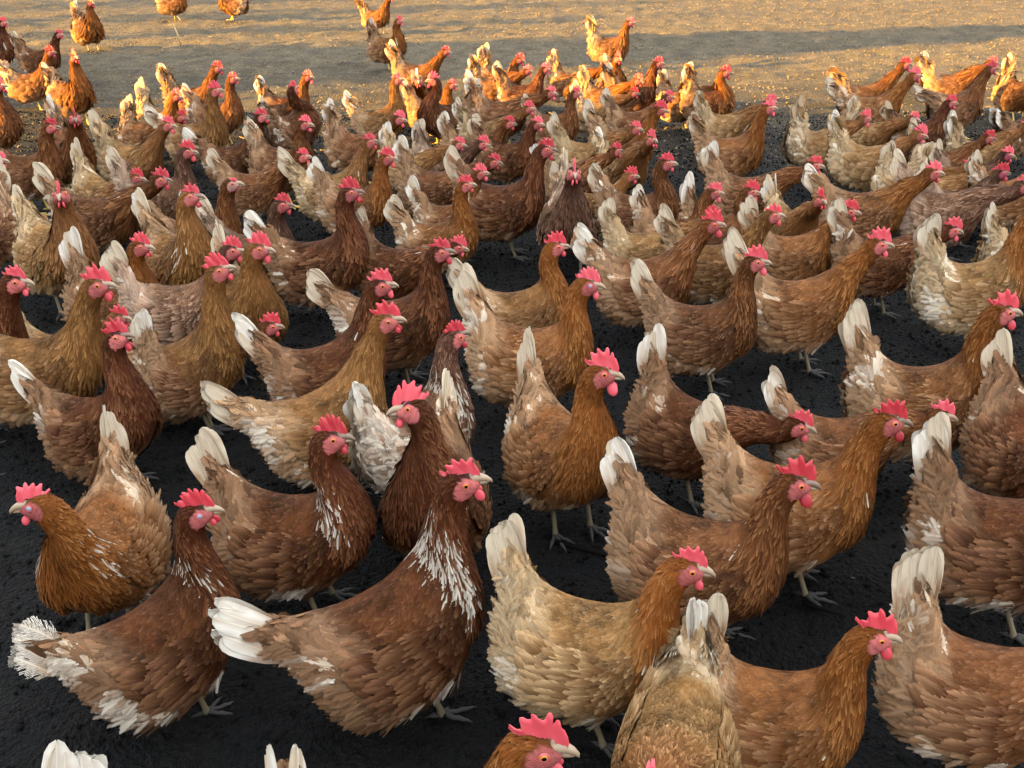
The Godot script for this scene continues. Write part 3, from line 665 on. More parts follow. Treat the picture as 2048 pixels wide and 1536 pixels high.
# plumage colours of one bird, linear values
func coat(kind: String) -> Dictionary:
	match kind:
		"dark":
			return {"neck": Color(0.115, 0.032, 0.012), "gold": Color(0.400, 0.167, 0.075), "back": Color(0.125, 0.041, 0.014), "wing": Color(0.060, 0.018, 0.007), "breast": Color(0.120, 0.036, 0.012), "fluff": Color(0.343, 0.197, 0.107), "pale": Color(0.462, 0.225, 0.109)}
		"brown":
			return {"neck": Color(0.175, 0.055, 0.016), "gold": Color(0.520, 0.238, 0.095), "back": Color(0.210, 0.077, 0.026), "wing": Color(0.130, 0.042, 0.014), "breast": Color(0.190, 0.067, 0.021), "fluff": Color(0.464, 0.283, 0.157), "pale": Color(0.588, 0.317, 0.164)}
		"ginger":
			return {"neck": Color(0.280, 0.085, 0.017), "gold": Color(0.580, 0.255, 0.080), "back": Color(0.280, 0.104, 0.030), "wing": Color(0.190, 0.064, 0.017), "breast": Color(0.260, 0.096, 0.027), "fluff": Color(0.524, 0.324, 0.182), "pale": Color(0.630, 0.350, 0.172)}
		"gold":
			return {"neck": Color(0.280, 0.113, 0.032), "gold": Color(0.550, 0.290, 0.100), "back": Color(0.240, 0.109, 0.033), "wing": Color(0.155, 0.062, 0.018), "breast": Color(0.230, 0.096, 0.027), "fluff": Color(0.524, 0.338, 0.193), "pale": Color(0.588, 0.334, 0.156)}
		"buff":
			return {"neck": Color(0.230, 0.089, 0.028), "gold": Color(0.520, 0.264, 0.110), "back": Color(0.320, 0.160, 0.052), "wing": Color(0.210, 0.092, 0.028), "breast": Color(0.270, 0.128, 0.041), "fluff": Color(0.575, 0.417, 0.238), "pale": Color(0.693, 0.455, 0.231)}
		"dusky":
			return {"neck": Color(0.095, 0.038, 0.021), "gold": Color(0.420, 0.238, 0.150), "back": Color(0.170, 0.079, 0.037), "wing": Color(0.100, 0.041, 0.018), "breast": Color(0.130, 0.054, 0.024), "fluff": Color(0.485, 0.342, 0.238), "pale": Color(0.630, 0.401, 0.265)}
	return {}

const WHITE := Color(.77, .71, .58)
const CREAM := Color(.76, .57, .34)

func skin_colour(h: Dictionary, co: Dictionary, r: int, j: int, p: Vector3) -> Color:
	var u := r / 4.0
	var a := TAU * j / NA
	if a > PI:
		a = TAU - a
	var local := head.affine_inverse() * p
	if u > 12.6:
		var e := pow((local.x - .003) / .0225, 2) + pow((local.y + .004) / .0185, 2)
		var face := 1.0 - smoothstep(.85, 1.15, e)
		if local.y > .013 + local.x * .1 or a < .5:
			face = 0.0
		if local.x > .011:
			face = maxf(face, smoothstep(.011, .015, local.x))
		if a > 2.75 and local.x < .012:
			face *= .3
		var f := h.face as Color
		f = f.lerp(Color(f.r * .5, f.g * .6, f.b * .6), clampf(grain.get_noise_3dv(p * 210.0) * 1.3 + .25, 0, .8))
		return lerp_col(co.neck * .8, f, face)
	if u > 8.5:
		return co.neck
	if a < 1.2:
		return lerp_col(co.back, co.fluff, smoothstep(3.0, 1.0, u))
	return lerp_col(co.breast, co.fluff, smoothstep(6.2, 4.2, u + (1.9 - a) * 1.2))

func body_mesh(h: Dictionary, co: Dictionary) -> ArrayMesh:
	var cols := PackedColorArray()
	for r in NU:
		for j in NA:
			cols.append(skin_colour(h, co, r, j, gp[r * NA + j]))
	if not shared.has("grid"):
		var ix := PackedInt32Array()
		for r in NU - 1:
			for j in NA:
				var a := r * NA + j
				var b := r * NA + (j + 1) % NA
				ix.append_array(PackedInt32Array([a, b + NA, b, a, a + NA, b + NA]))
		for j in range(1, NA - 1):
			ix.append_array(PackedInt32Array([0, j + 1, j]))
			var o := (NU - 1) * NA
			ix.append_array(PackedInt32Array([o, o + j, o + j + 1]))
		shared.grid = ix
	# the skin lies a little under the feathers, except on the face
	var pts := gp.duplicate()
	var inv := head.affine_inverse()
	for r in NU:
		for j in NA:
			var depth := .003
			if r > 50:
				var lo := inv * pts[r * NA + j]
				if lo.x > .014 or (pow((lo.x - .003) / .0225, 2) + pow((lo.y + .004) / .0185, 2) < 1.1 and lo.y < .014):
					depth = 0.0
			pts[r * NA + j] -= gn[r * NA + j] * depth
	var arr := []
	arr.resize(Mesh.ARRAY_MAX)
	arr[Mesh.ARRAY_VERTEX] = pts
	arr[Mesh.ARRAY_NORMAL] = gn
	arr[Mesh.ARRAY_COLOR] = cols
	arr[Mesh.ARRAY_INDEX] = shared.grid
	var m := ArrayMesh.new()
	m.add_surface_from_arrays(Mesh.PRIMITIVE_TRIANGLES, arr)
	return m

func spot(h: Dictionary, p: Vector3, f: float) -> float:
	return grain.get_noise_3d(p.x * f + h.seed * 3.7, p.y * f, p.z * f + h.seed * 1.3)

# joined contour feathers of neck, back, breast and rump
func contour(h: Dictionary, co: Dictionary) -> ArrayMesh:
	var q: float = h.q
	start_feathers(0 if q < .8 else (3 if q < 1.5 else 2))
	var u := 60.0
	var odd := 0.0
	while u > .4:
		var x := u / 4.0
		var L := .032
		var W := .018
		var gap := .0100
		if x > 12.8:
			L = .014; W = .0066; gap = .0054
		elif x > 7.6:
			var t := clampf((12.8 - x) / 4.6, 0, 1)
			L = lerpf(.020, .050, t); W = lerpf(.0050, .0080, t); gap = lerpf(.0050, .0068, t)
		elif x < 2.6:
			L = .046; W = .026; gap = .0125
		gap *= q; W *= q; L *= lerpf(1.0, q, .6)
		var r := clampi(int(u), 0, NU - 1)
		var n := int(circ[r] / (gap * .92))
		for k in n:
			var j := (k + odd + rng.randf_range(-.32, .32)) / n * NA
			var a := fposmod(j / NA * TAU, TAU)
			if a > PI:
				a = TAU - a
			if a > 2.75 and x < 9:
				continue
			if x < 5.6 and a > lerpf(2.1, 1.55, clampf((5.6 - x) / 3.0, 0, 1)) and rng.randf() < .2:
				continue
			var rr := clampf(u + rng.randf_range(-.45, .45), 0, NU - 1.01)
			at_skin(rr, j)
			if x > 12.6:
				var lo := head.affine_inverse() * sp
				if lo.x > .016 or (pow((lo.x - .003) / .022, 2) + pow((lo.y + .004) / .018, 2) < 1.0 and a > .5 and lo.y < .012 + lo.x * .1):
					continue
			var s1 := spot(h, sp, 34.0)
			var s2 := spot(h, sp, 9.0)
			var c: Color
			var tip: Color
			var edge: Color
			var tilt := rng.randf_range(.0, .09)
			var fluffy := 1.0
			if x > 7.6:                                  # hackles
				var low := smoothstep(9.6, 8.0, x)
				c = lerp_col(co.neck, lerp_col(co.back, co.breast, smoothstep(.9, 1.9, a)), low * .7)
				c = varied(c * (.82 + .5 * s2), .22)
				var g := pow(rng.randf(), 1.3) * (1.0 if x < 12.8 else .35) * lerpf(1.0, .45, smoothstep(1.6, 2.6, a))
				edge = lerp_col(c, co.gold, g * .28)
				tip = lerp_col(c, co.gold, g)
				if x < 10.9 + h.streak and a < 1.7 and x > 7.7 and rng.randf() < h.streak * .8 * smoothstep(11.2 + h.streak, 8.8, x):
					tip = lerp_col(c, WHITE, rng.randf_range(.5, 1.0)); edge = lerp_col(c, WHITE, .12)
					c = lerp_col(c, WHITE, .35)
				tilt = rng.randf_range(.0, .10)
			else:
				var under := smoothstep(1.1, 1.9, a)
				c = lerp_col(co.back, co.breast, under)
				var fl := smoothstep(6.0, 4.4, x + (1.72 - a) * 1.8)
				var rump := smoothstep(3.4, 1.0, x) * .8
				c = lerp_col(c, co.fluff, maxf(fl, rump) * (.75 + .35 * s1))
				c = varied(c * (1.0 + .85 * s2 + .6 * s1), .10)
				if x < 3.6 and fl < .5:                  # rump and tail coverts: brown centres, pale fringes
					var k0 := smoothstep(3.6, 1.6, x)
					c = lerp_col(c, varied(lerp_col(co.back, co.fluff, clampf(.18 + .4 * smoothstep(1.6, .3, x) + .6 * s1, 0, 1)), .2), k0)
				var lace: float = h.lace * (.3 + .7 * rng.randf()) * (1.0 + s1)
				if x > 5.5 and a > 1.3:
					lace *= .65
				edge = lerp_col(c, co.pale, clampf(lace * .4, 0, 1))
				tip = lerp_col(c, co.pale, clampf(lace * (1.35 if rng.randf() < .5 else .6), 0, .95))
				if x < 3.2 and fl < .5:
					var pf := smoothstep(3.4, .6, x) * rng.randf_range(.35, 1.0)
					edge = lerp_col(edge, CREAM, pf * .7); tip = lerp_col(tip, CREAM, pf * .9)
				if rng.randf() < .12:
					tip = lerp_col(tip, co.pale, .7)
				if s1 + s2 > h.patch or (fl > .5 and s2 + s1 * .6 > h.white_belly + .1 + .2 * rng.randf()):
					var wh := rng.randf_range(.15, .75)
					c = lerp_col(c, WHITE, wh * .6); edge = lerp_col(edge, CREAM, wh); tip = lerp_col(tip, WHITE, wh)
				if fl > .4:
					fluffy = 1.15
					tilt = rng.randf_range(.0, .16)
				elif x < 2.4:
					tilt = rng.randf_range(.03, .16)
			var dd := sd + sn.cross(sd) * (rng.randf_range(-.34, .34) + .3 * s1)
			if x < 7.6 and a > .9 and x > 3.0:
				dd += Vector3(0, -.25, 0)
			feather(sp - sn * (.002 if x < 12.6 else .0006), sn, dd, L * fluffy * rng.randf_range(.8, 1.2), W * fluffy * rng.randf_range(.85, 1.15), tilt, c, edge, tip)
		odd = .5 - odd
		u -= maxf(gap * .80 / maxf(rowlen[r], .0005), .25)
	return end_feathers()

# loose down of belly, rump and thighs
func down(h: Dictionary, co: Dictionary) -> ArrayMesh:
	var q: float = h.q
	start_feathers(3 if q < 1.5 else 2)
	var n := int(1500 / (q * q))
	for k in n:
		var u := rng.randf_range(2.5, 24.0)
		var a := rng.randf_range(1.35, 2.95)
		if u > 13.0 and a < 1.95:
			continue
		at_skin(u, (a if rng.randf() < .5 else TAU - a) / TAU * NA)
		var s1 := spot(h, sp, 22.0)
		var s2 := spot(h, sp, 9.0)
		var c := varied(lerp_col(co.fluff, co.breast, clampf(.16 - s1 * 1.1 + (u - 16) * .06, 0, .8)), .07)
		c = lerp_col(c, WHITE, smoothstep(h.white_belly - .1, h.white_belly + .25, s2 + s1 * .6) * rng.randf_range(.3, .95))
		var dd := sd + Vector3(0, -.8, 0) + Vector3(rng.randf_range(-.2, .2), rng.randf_range(-.2, .2), rng.randf_range(-.2, .2)) * (1.0 + 2.0 * absf(s1))
		var W := rng.randf_range(.011, .021) * lerpf(1.0, q, .8)
		feather(sp + sn * rng.randf_range(-.002, .004), sn, dd, rng.randf_range(.026, .044) * lerpf(1.0, q, .3), W, rng.randf_range(.0, .16) if rng.randf() < .8 else rng.randf_range(.1, .45), c, c, lerp_col(c, co.pale, .15))
	return end_feathers()

func wing_mesh(h: Dictionary, co: Dictionary, side: float) -> ArrayMesh:
	var NS := 15
	var NT := 9
	var P := PackedVector3Array()
	var K := PackedVector3Array()
	for i in NS:
		var s := i / (NS - 1.0)
		var top := lerpf(lerpf(1.02, .62, smoothstep(0, .45, s)), 1.02, smoothstep(.6, 1, s))
		var bot := lerpf(lerpf(1.5, 1.74, smoothstep(0, .35, s)), 1.20, smoothstep(.45, 1.0, s))
		for k in NT:
			var t := k / (NT - 1.0)
			at_skin(lerpf(30.0, 7.6, s), side * lerpf(top, bot, t) / TAU * NA)
			var e := -.003 + .010 * smoothstep(0.0, .5, t) * smoothstep(-.12, .3, s) * (1.0 - .35 * smoothstep(.6, 1.0, t)) + .005 * smoothstep(.5, 1.0, t) * sin(PI * s)
			P.append(sp + sn * e + Vector3(-1, .2, 0) * .012 * smoothstep(.75, 1, s))
			K.append(sn)
	var N := PackedVector3Array()
	var S := PackedVector3Array()
	var T := PackedVector3Array()
	for i in NS:
		for k in NT:
			var ds := P[mini(i + 1, NS - 1) * NT + k] - P[maxi(i - 1, 0) * NT + k]
			var dt := P[i * NT + mini(k + 1, NT - 1)] - P[i * NT + maxi(k - 1, 0)]
			N.append((ds.cross(dt).normalized() * side).lerp(K[i * NT + k], 1.0 - .75 * smoothstep(0.0, .4, k / (NT - 1.0))).normalized())
			S.append(ds.normalized()); T.append(dt.normalized())
	var q: float = h.q
	start_feathers(1 if q < .8 else (3 if q < 1.5 else 2))
	var put := func(s: float, t: float, L: float, W: float, tilt: float, lift: float, c: Color, edge: Color, tip: Color, down: float):
		if t < .17:
			return
		var fi := clampf(s, 0, 1) * (NS - 1.001)
		var fk := clampf(t, 0, 1) * (NT - 1.001)
		var i := int(fi)
		var k := int(fk)
		var o := i * NT + k
		var x := fi - i
		var y := fk - k
		var p := P[o].lerp(P[o + NT], x).lerp(P[o + 1].lerp(P[o + NT + 1], x), y)
		var n := N[o].lerp(N[o + NT + 1], (x + y) * .5).normalized()
		var d := S[o].lerp(S[o + NT + 1], (x + y) * .5) + T[o] * down
		feather(p + n * lift, n, d, L, W, tilt, c, edge, tip)
	# flight feathers lie lowest, coverts over them
	var nf := int(15 / sqrt(q))
	for row in 4:
		for k in nf:
			var t := (k + .5 + rng.randf_range(-.2, .2)) / nf
			var c := varied(lerp_col(co.wing, co.back, .35 if t < .35 else .1), .12)
			if t < .2 and rng.randf() < .5:
				c = lerp_col(c, co.pale, .3)
			var edge := lerp_col(c, co.pale, clampf(h.lace * rng.randf_range(.4, 1.1), 0, .8))
			var s: float = [.70, .56, .46, .36][row]
			put.call(s + rng.randf_range(-.03, .03), t, [.050, .068, .066, .046][row] * rng.randf_range(.85, 1.12), .0175 * lerpf(1.0, q, .5), rng.randf_range(.0, .04), .0005 + row * .0008, c, edge, lerp_col(edge, co.pale, .15), rng.randf_range(-.04, .08))
	var s := .60
	var odd := 0.0
	while s > -.02:
		var t0 := lerpf(.0092, .0130, smoothstep(.1, .6, s)) * q
		var width := (P[int(clampf(s, 0, 1) * (NS - 1)) * NT] - P[int(clampf(s, 0, 1) * (NS - 1)) * NT + NT - 1]).length() * 1.1
		var n := maxi(int(width / (t0 * .8)), 3)
		for k in n:
			var t := (k + odd + .25 + rng.randf_range(-.4, .4)) / n
			var wp := Vector3(s, t, side) * .2
			var s1 := spot(h, wp, 34.0)
			var s2 := spot(h, wp, 9.0)
			var c := lerp_col(co.wing, co.back, smoothstep(.35, .0, t) * .8 + .15)
			c = varied(c * (1.0 + .85 * s2 + .5 * s1), .08)
			var lace: float = h.lace * rng.randf_range(.3, 1.0) * (1.0 + s1)
			var edge := lerp_col(c, co.pale, clampf(lace * .3, 0, 1))
			var tip := lerp_col(c, co.pale, clampf(lace * (1.0 if rng.randf() < .6 else .4), 0, .9))
			if s1 + s2 > h.patch + .1:
				c = lerp_col(c, WHITE, .8); edge = WHITE; tip = WHITE
			put.call(s, t, t0 / q * 2.6 * lerpf(1.0, q, .6) * rng.randf_range(.75, 1.25), t0 * rng.randf_range(1.2, 1.7), rng.randf_range(.0, .08), .001 + (.6 - s) * .004, c, edge, tip, rng.randf_range(-.05, .3))
		odd = .5 - odd
		s -= t0 * .85 / .165
	# the hidden shell that carries them
	var m := end_feathers()
	var arr := []
	arr.resize(Mesh.ARRAY_MAX)
	var cols := PackedColorArray()
	cols.resize(P.size()); cols.fill(co.wing)
	var uv := PackedVector2Array()
	uv.resize(P.size()); uv.fill(Vector2(.5, .3))
	var ix := PackedInt32Array()
	for i in NS - 1:
		for k in NT - 1:
			var a := i * NT + k
			if side > 0:
				ix.append_array(PackedInt32Array([a, a + 1, a + NT + 1, a, a + NT + 1, a + NT]))
			else:
				ix.append_array(PackedInt32Array([a, a + NT + 1, a + 1, a, a + NT, a + NT + 1]))
	for i in P.size():
		P[i] -= K[i] * (.005 + .012 * smoothstep(.5, .95, (i / NT) / (NS - 1.0)))
	arr[Mesh.ARRAY_VERTEX] = P; arr[Mesh.ARRAY_NORMAL] = N; arr[Mesh.ARRAY_COLOR] = cols; arr[Mesh.ARRAY_TEX_UV] = uv; arr[Mesh.ARRAY_INDEX] = ix
	m.add_surface_from_arrays(Mesh.PRIMITIVE_TRIANGLES, arr)
	return m

# one big tail feather with a shaft, rounded tip and a brown web that varies
func tail_feather_mesh(look: int, variant: int) -> ArrayMesh:
	var key := "tf%d_%d" % [look, variant]
	if shared.has(key):
		return shared[key]
	var cuts := PackedFloat32Array([0, .2, .42, .62, .78, .9, .97, 1])
	var wid := PackedFloat32Array([.10, .30, .44, .5, .49, .40, .24, .03])
	var across := PackedFloat32Array([-1, -.55, -.06, .06, .55, 1])
	var v := PackedVector3Array()
	var nn := PackedVector3Array()
	var cc := PackedColorArray()
	var uv := PackedVector2Array()
	var ix := PackedInt32Array()
	var brown := [Color(.30, .17, .085), Color(.34, .21, .11), Color(.22, .115, .055)][variant % 3] as Color
	var cream := [Color(.78, .74, .64), Color(.62, .53, .39), Color(.48, .36, .22)][look] as Color
	for i in cuts.size():
		for k in across.size():
			var x := across[k]
			var z := cuts[i]
			v.append(Vector3(x * wid[i] + .06 * sin(z * 4 + variant) , -.10 * absf(x) - .9 * z * z * .16 + (.035 if absf(x) < .1 else 0.0), z))
			nn.append(Vector3(x * .35, 1, .12).normalized())
			var b := smoothstep(.66, .25, z + .10 * x * (1 if variant % 2 else -1)) * .8
			var streak := grain.get_noise_2d(x * 2.1 + variant * 31.3 + look * 77.7, z * 1.5)
			b = clampf(b + [.45, .6, .7][look] * smoothstep(.0, .3, streak) * (1.0 - .45 * z), 0, 1)
			var c := cream.lerp(brown, b)
			if absf(x) < .1:
				c = c.lerp(Color(.42, .33, .23), .55)
			elif z > .93:
				c = c.lerp(Color(.45, .40, .32), .25)
			cc.append(c); uv.append(Vector2(.5 + x * .5, z))
			if i and k:
				var o := i * 6 + k
				ix.append_array(PackedInt32Array([o - 7, o - 6, o, o - 7, o, o - 1]))
	var arr := []
	arr.resize(Mesh.ARRAY_MAX)
	arr[Mesh.ARRAY_VERTEX] = v; arr[Mesh.ARRAY_NORMAL] = nn; arr[Mesh.ARRAY_COLOR] = cc; arr[Mesh.ARRAY_TEX_UV] = uv; arr[Mesh.ARRAY_INDEX] = ix
	var m := ArrayMesh.new()
	m.add_surface_from_arrays(Mesh.PRIMITIVE_TRIANGLES, arr)
	shared[key] = m
	return m

func blob(rx: float, ry: float, rz: float, rings := 8, seg := 12) -> ArrayMesh:
	var s := SphereMesh.new()
	s.radius = 1; s.height = 2; s.rings = rings; s.radial_segments = seg
	var st := SurfaceTool.new()
	st.append_from(s, 0, Transform3D(Basis.from_scale(Vector3(rx, ry, rz)), Vector3.ZERO))
	st.generate_normals()
	return st.commit()

func comb_mesh(variant: int) -> ArrayMesh:
	var key := "comb%d" % variant
	if shared.has(key):
		return shared[key]
	var r := RandomNumberGenerator.new()
	r.seed = 77 + variant
	var top := [Vector2(.0245, .001), Vector2(.0270, .012), Vector2(.0262, .021), Vector2(.0235, .030)]
	var teeth: int = [5, 6, 5, 4][variant]
	for k in teeth:
		var f: float = k / (teeth - 1.0)
		var ang := lerpf(1.12, 2.42, f) + r.randf_range(-.04, .04)
		var reach := .038 + .009 * sin(PI * (f * .9 + .12)) + r.randf_range(-.0035, .003)
		var o := Vector2(.002, .006)
		var d := Vector2(cos(ang), sin(ang))
		var sd2 := Vector2(-d.y, d.x)
		var wob := r.randf_range(-.002, .002)
		top.append(o + d * (reach - .0068) - sd2 * .0038)
		top.append(o + d * (reach - .002) - sd2 * (.0023 - wob))
		top.append(o + d * reach + sd2 * (.0006 + wob))
		top.append(o + d * (reach - .002) + sd2 * (.0026 + wob))
		top.append(o + d * (reach - .0072) + sd2 * .0040)
		if k < teeth - 1:
			top.append(o + d.rotated(.5 * 1.3 / (teeth - 1.0)) * (reach - .0092))
	top.append_array([Vector2(-.034, .034), Vector2(-.035, .028), Vector2(-.030, .022)])
	var n := top.size()
	var base := []
	for i in n:
		var f := i / (n - 1.0)
		var b := Vector2(.020, -.003).lerp(Vector2(.010, .016), smoothstep(0, .3, f))
		base.append(b.lerp(Vector2(-.024, .0185), smoothstep(.2, 1, f)))
	var lev := [0.0, .3, .65, 1.0]
	var thick := [.0058, .0036, .0026, .0008]
	var st := SurfaceTool.new()
	st.begin(Mesh.PRIMITIVE_TRIANGLES)
	st.set_smooth_group(0)
	var lean := r.randf_range(-.25, .25)
	for side in [-1.0, 1.0]:
		for i in n:
			for l in 4:
				var p: Vector2 = base[i].lerp(top[i], lev[l])
				var bump: float = .0007 * sin(i * 2.1 + l * 1.7 + variant)
				st.add_vertex(Vector3(p.x, p.y, side * (thick[l] * .5 + (bump if l < 3 else 0.0)) + lean * .018 * lev[l] * lev[l] + .0022 * sin(i * .5 + variant) * lev[l]))
	for s in 2:
		for i in n - 1:
			for l in 3:
				var a: int = s * n * 4 + i * 4 + l
				if s == 1:
					for x in [a, a + 1, a + 5, a, a + 5, a + 4]:
						st.add_index(x)
				else:
					for x in [a, a + 5, a + 1, a, a + 4, a + 5]:
						st.add_index(x)
	for i in n - 1:
		var a := i * 4 + 3
		var b := n * 4 + i * 4 + 3
		for x in [a, a + 4, b, b, a + 4, b + 4]:
			st.add_index(x)
	st.generate_normals()
	shared[key] = st.commit()
	return shared[key]

# a tapering tube through points
func tube(st: SurfaceTool, pts: Array, rad: Array, seg := 8, flat := 1.0) -> void:
	var first := 0
	var base: int = st.get_meta("n") if st.has_meta("n") else 0
	for i in pts.size():
		var d: Vector3 = (pts[mini(i + 1, pts.size() - 1)] - pts[maxi(i - 1, 0)]).normalized()
		var s := d.cross(Vector3(0, 0, 1) if absf(d.z) < .9 else Vector3(1, 0, 0)).normalized()
		var t := s.cross(d).normalized()
		for k in seg:
			var a := TAU * k / seg
			st.add_vertex(pts[i] + (s * cos(a) * flat + t * sin(a)) * rad[i])
	for i in pts.size() - 1:
		for k in seg:
			var a := base + i * seg + k
			var b := base + i * seg + (k + 1) % seg
			for x in [a, b, b + seg, a, b + seg, a + seg]:
				st.add_index(x)
	var last: int = base + (pts.size() - 1) * seg
	for k in range(1, seg - 1):
		for x in [last, last + k, last + k + 1, base, base + k + 1, base + k]:
			st.add_index(x)
	st.set_meta("n", base + pts.size() * seg)

func begin() -> SurfaceTool:
	var st := SurfaceTool.new()
	st.begin(Mesh.PRIMITIVE_TRIANGLES)
	st.set_smooth_group(0)
	return st

func beak_mesh(upper: bool) -> ArrayMesh:
	var key := "beak%s" % upper
	if shared.has(key):
		return shared[key]
	var st := begin()
	if upper:
		tube(st, [Vector3(.008, .002, 0), Vector3(.016, .0025, 0), Vector3(.023, .001, 0), Vector3(.030, -.003, 0), Vector3(.0355, -.0085, 0), Vector3(.0368, -.0128, 0)], [.0078, .0072, .0062, .0046, .0027, .0007], 10)
	else:
		tube(st, [Vector3(.008, -.0068, 0), Vector3(.018, -.0072, 0), Vector3(.026, -.0086, 0), Vector3(.0322, -.0108, 0)], [.0052, .0046, .0034, .0010], 8)
	st.generate_normals()
	shared[key] = st.commit()
	return shared[key]

func foot_mesh() -> ArrayMesh:
	if shared.has("foot"):
		return shared.foot
	var st := begin()
	for t in [[0.0, .062], [.62, .050], [-.62, .050], [PI + .35, .024]]:
		var d := Vector3(cos(t[0]), 0, sin(t[0]))
		var L: float = t[1]
		tube(st, [Vector3(0, .010, 0), d * L * .2 + Vector3(0, .010, 0), d * L * .45 + Vector3(0, .0058, 0), d * L * .62 + Vector3(0, .0072, 0), d * L * .82 + Vector3(0, .0048, 0), d * L * .92 + Vector3(0, .0058, 0), d * (L + .008) + Vector3(0, .0015, 0)], [.0062, .0052, .0044, .0048, .0038, .0026, .0006], 7)
	st.generate_normals()
	shared.foot = st.commit()
	return shared.foot

func plain(called: String, m: Mesh, mat: Material, parent: Node3D, t := Transform3D()) -> MeshInstance3D:
	var o := MeshInstance3D.new()
	o.name = called
	o.mesh = m
	o.material_override = mat
	o.transform = t
	o.cast_shadow = GeometryInstance3D.SHADOW_CASTING_SETTING_ON
	parent.add_child(o, true)
	return o

func make_mats() -> void:
	# barbs and shaft of a feather: a light grain that multiplies the plumage colour
	for look in 3:                     # 0 vaned feather, 1 loose down, 2 big tail feather (no cut edge)
		var im := Image.create(64, 128, false, Image.FORMAT_RGBA8)
		for y in 128:
			var z := (y + .5) / 128.0
			var w := lerpf(.30, 1.0, smoothstep(0.0, .42, z)) * sqrt(maxf(1.0 - pow(maxf((z - .62) / .38, 0.0), 2.4), 0.0))
			for x in 64:
				var dx := (x - 31.5) / 32.0
				var b := z - absf(dx) * .30
				var id := floorf(b * (44.0 if look == 0 else 22.0))
				var rr := fposmod(sin(id * 12.98 + (3.1 if dx > 0 else 7.7)) * 43758.5, 1.0)
				var reach := lerpf(.66, 1.0, rr) if rr > .14 else .42
				var a := 1.0 if absf(dx) < w * reach else 0.0
				if look == 1 and a > 0:
					a = 1.0 if absf(dx) < .05 or fposmod(b * 22.0 + .25 * sin(dx * 9.0 + id), 1.0) < lerpf(.85, .42, absf(dx)) else 0.0
				if look == 2:
					a = 1.0
				var g: float = .92 + ([.06, .08, .035][look]) * sin(b * (150.0 if look == 2 else 90.0) + sin(z * 20.0))
				if absf(dx) < .05:
					g = 1.0
				im.set_pixel(x, y, Color(g, g, g, a))
		var f := StandardMaterial3D.new()
		f.vertex_color_use_as_albedo = true
		f.albedo_texture = ImageTexture.create_from_image(im)
		f.texture_repeat = false
		f.roughness = .7
		f.metallic_specular = .18
		if look < 2:
			f.transparency = BaseMaterial3D.TRANSPARENCY_ALPHA_SCISSOR
			f.alpha_scissor_threshold = .5
		f.cull_mode = BaseMaterial3D.CULL_DISABLED
		f.backlight_enabled = true
		f.backlight = [Color(.10, .10, .10), Color(.35, .35, .35), Color(.3, .3, .3)][look]
		mats[["feather", "down", "tail"][look]] = f
	var s := StandardMaterial3D.new()
	s.vertex_color_use_as_albedo = true
	s.roughness = .62
	s.metallic_specular = .3
	var wrinkle := FastNoiseLite.new()
	wrinkle.frequency = .05
	wrinkle.fractal_octaves = 3
	var wt := NoiseTexture2D.new()
	wt.noise = wrinkle; wt.width = 256; wt.height = 256; wt.seamless = true
	s.heightmap_enabled = true
	s.heightmap_texture = wt
	s.heightmap_scale = .12
	s.uv1_triplanar = true
	s.uv1_scale = Vector3(31, 31, 31)
	mats.skin = s
	for k in 3:
		var c := StandardMaterial3D.new()
		c.albedo_color = [Color(.71, .22, .26), Color(.62, .15, .19), Color(.77, .30, .34)][k]
		c.roughness = .48
		c.subsurf_scatter_enabled = true
		c.subsurf_scatter_strength = .15
		var nz := FastNoiseLite.new()
		nz.frequency = .06
		var nt := NoiseTexture2D.new()
		nt.noise = nz; nt.width = 256; nt.height = 256; nt.seamless = true
		c.heightmap_enabled = true
		c.heightmap_texture = nt
		c.heightmap_scale = .03
		c.uv1_triplanar = true
		c.uv1_scale = Vector3(23, 23, 23)
		mats["comb%d" % k] = c
	mats.frayed = mats.down.duplicate()
	mats.frayed.backlight = Color(.2, .2, .2)
	mats.lobe = _mat(Color(.74, .30, .32), .55)
	mats.beak = _mat(Color(.56, .48, .39), .4)
	mats.beak_dark = _mat(Color(.42, .34, .28), .42)
	mats.iris = _mat(Color(.80, .46, .16), .12)
	mats.cloudy = _mat(Color(.54, .57, .64), .25)
	mats.pupil = _mat(Color(.02, .02, .02), .08)
	mats.lid = _mat(Color(.70, .36, .35), .55)
	mats.leg = _mat(Color(.42, .38, .29), .65)
	mats.mud = _mat(Color(.17, .16, .145), .75)
	mats.leg_clean = _mat(Color(.80, .68, .36), .5)

func _mat(c: Color, rough: float) -> StandardMaterial3D:
	var m := StandardMaterial3D.new()
	m.albedo_color = c
	m.roughness = rough
	return m

func numbered(n: String) -> String:
	var k: int = used.get(n, -1) + 1
	used[n] = k
	return n if k == 0 else "%s_%03d" % [n, k]

var count_hens := 0
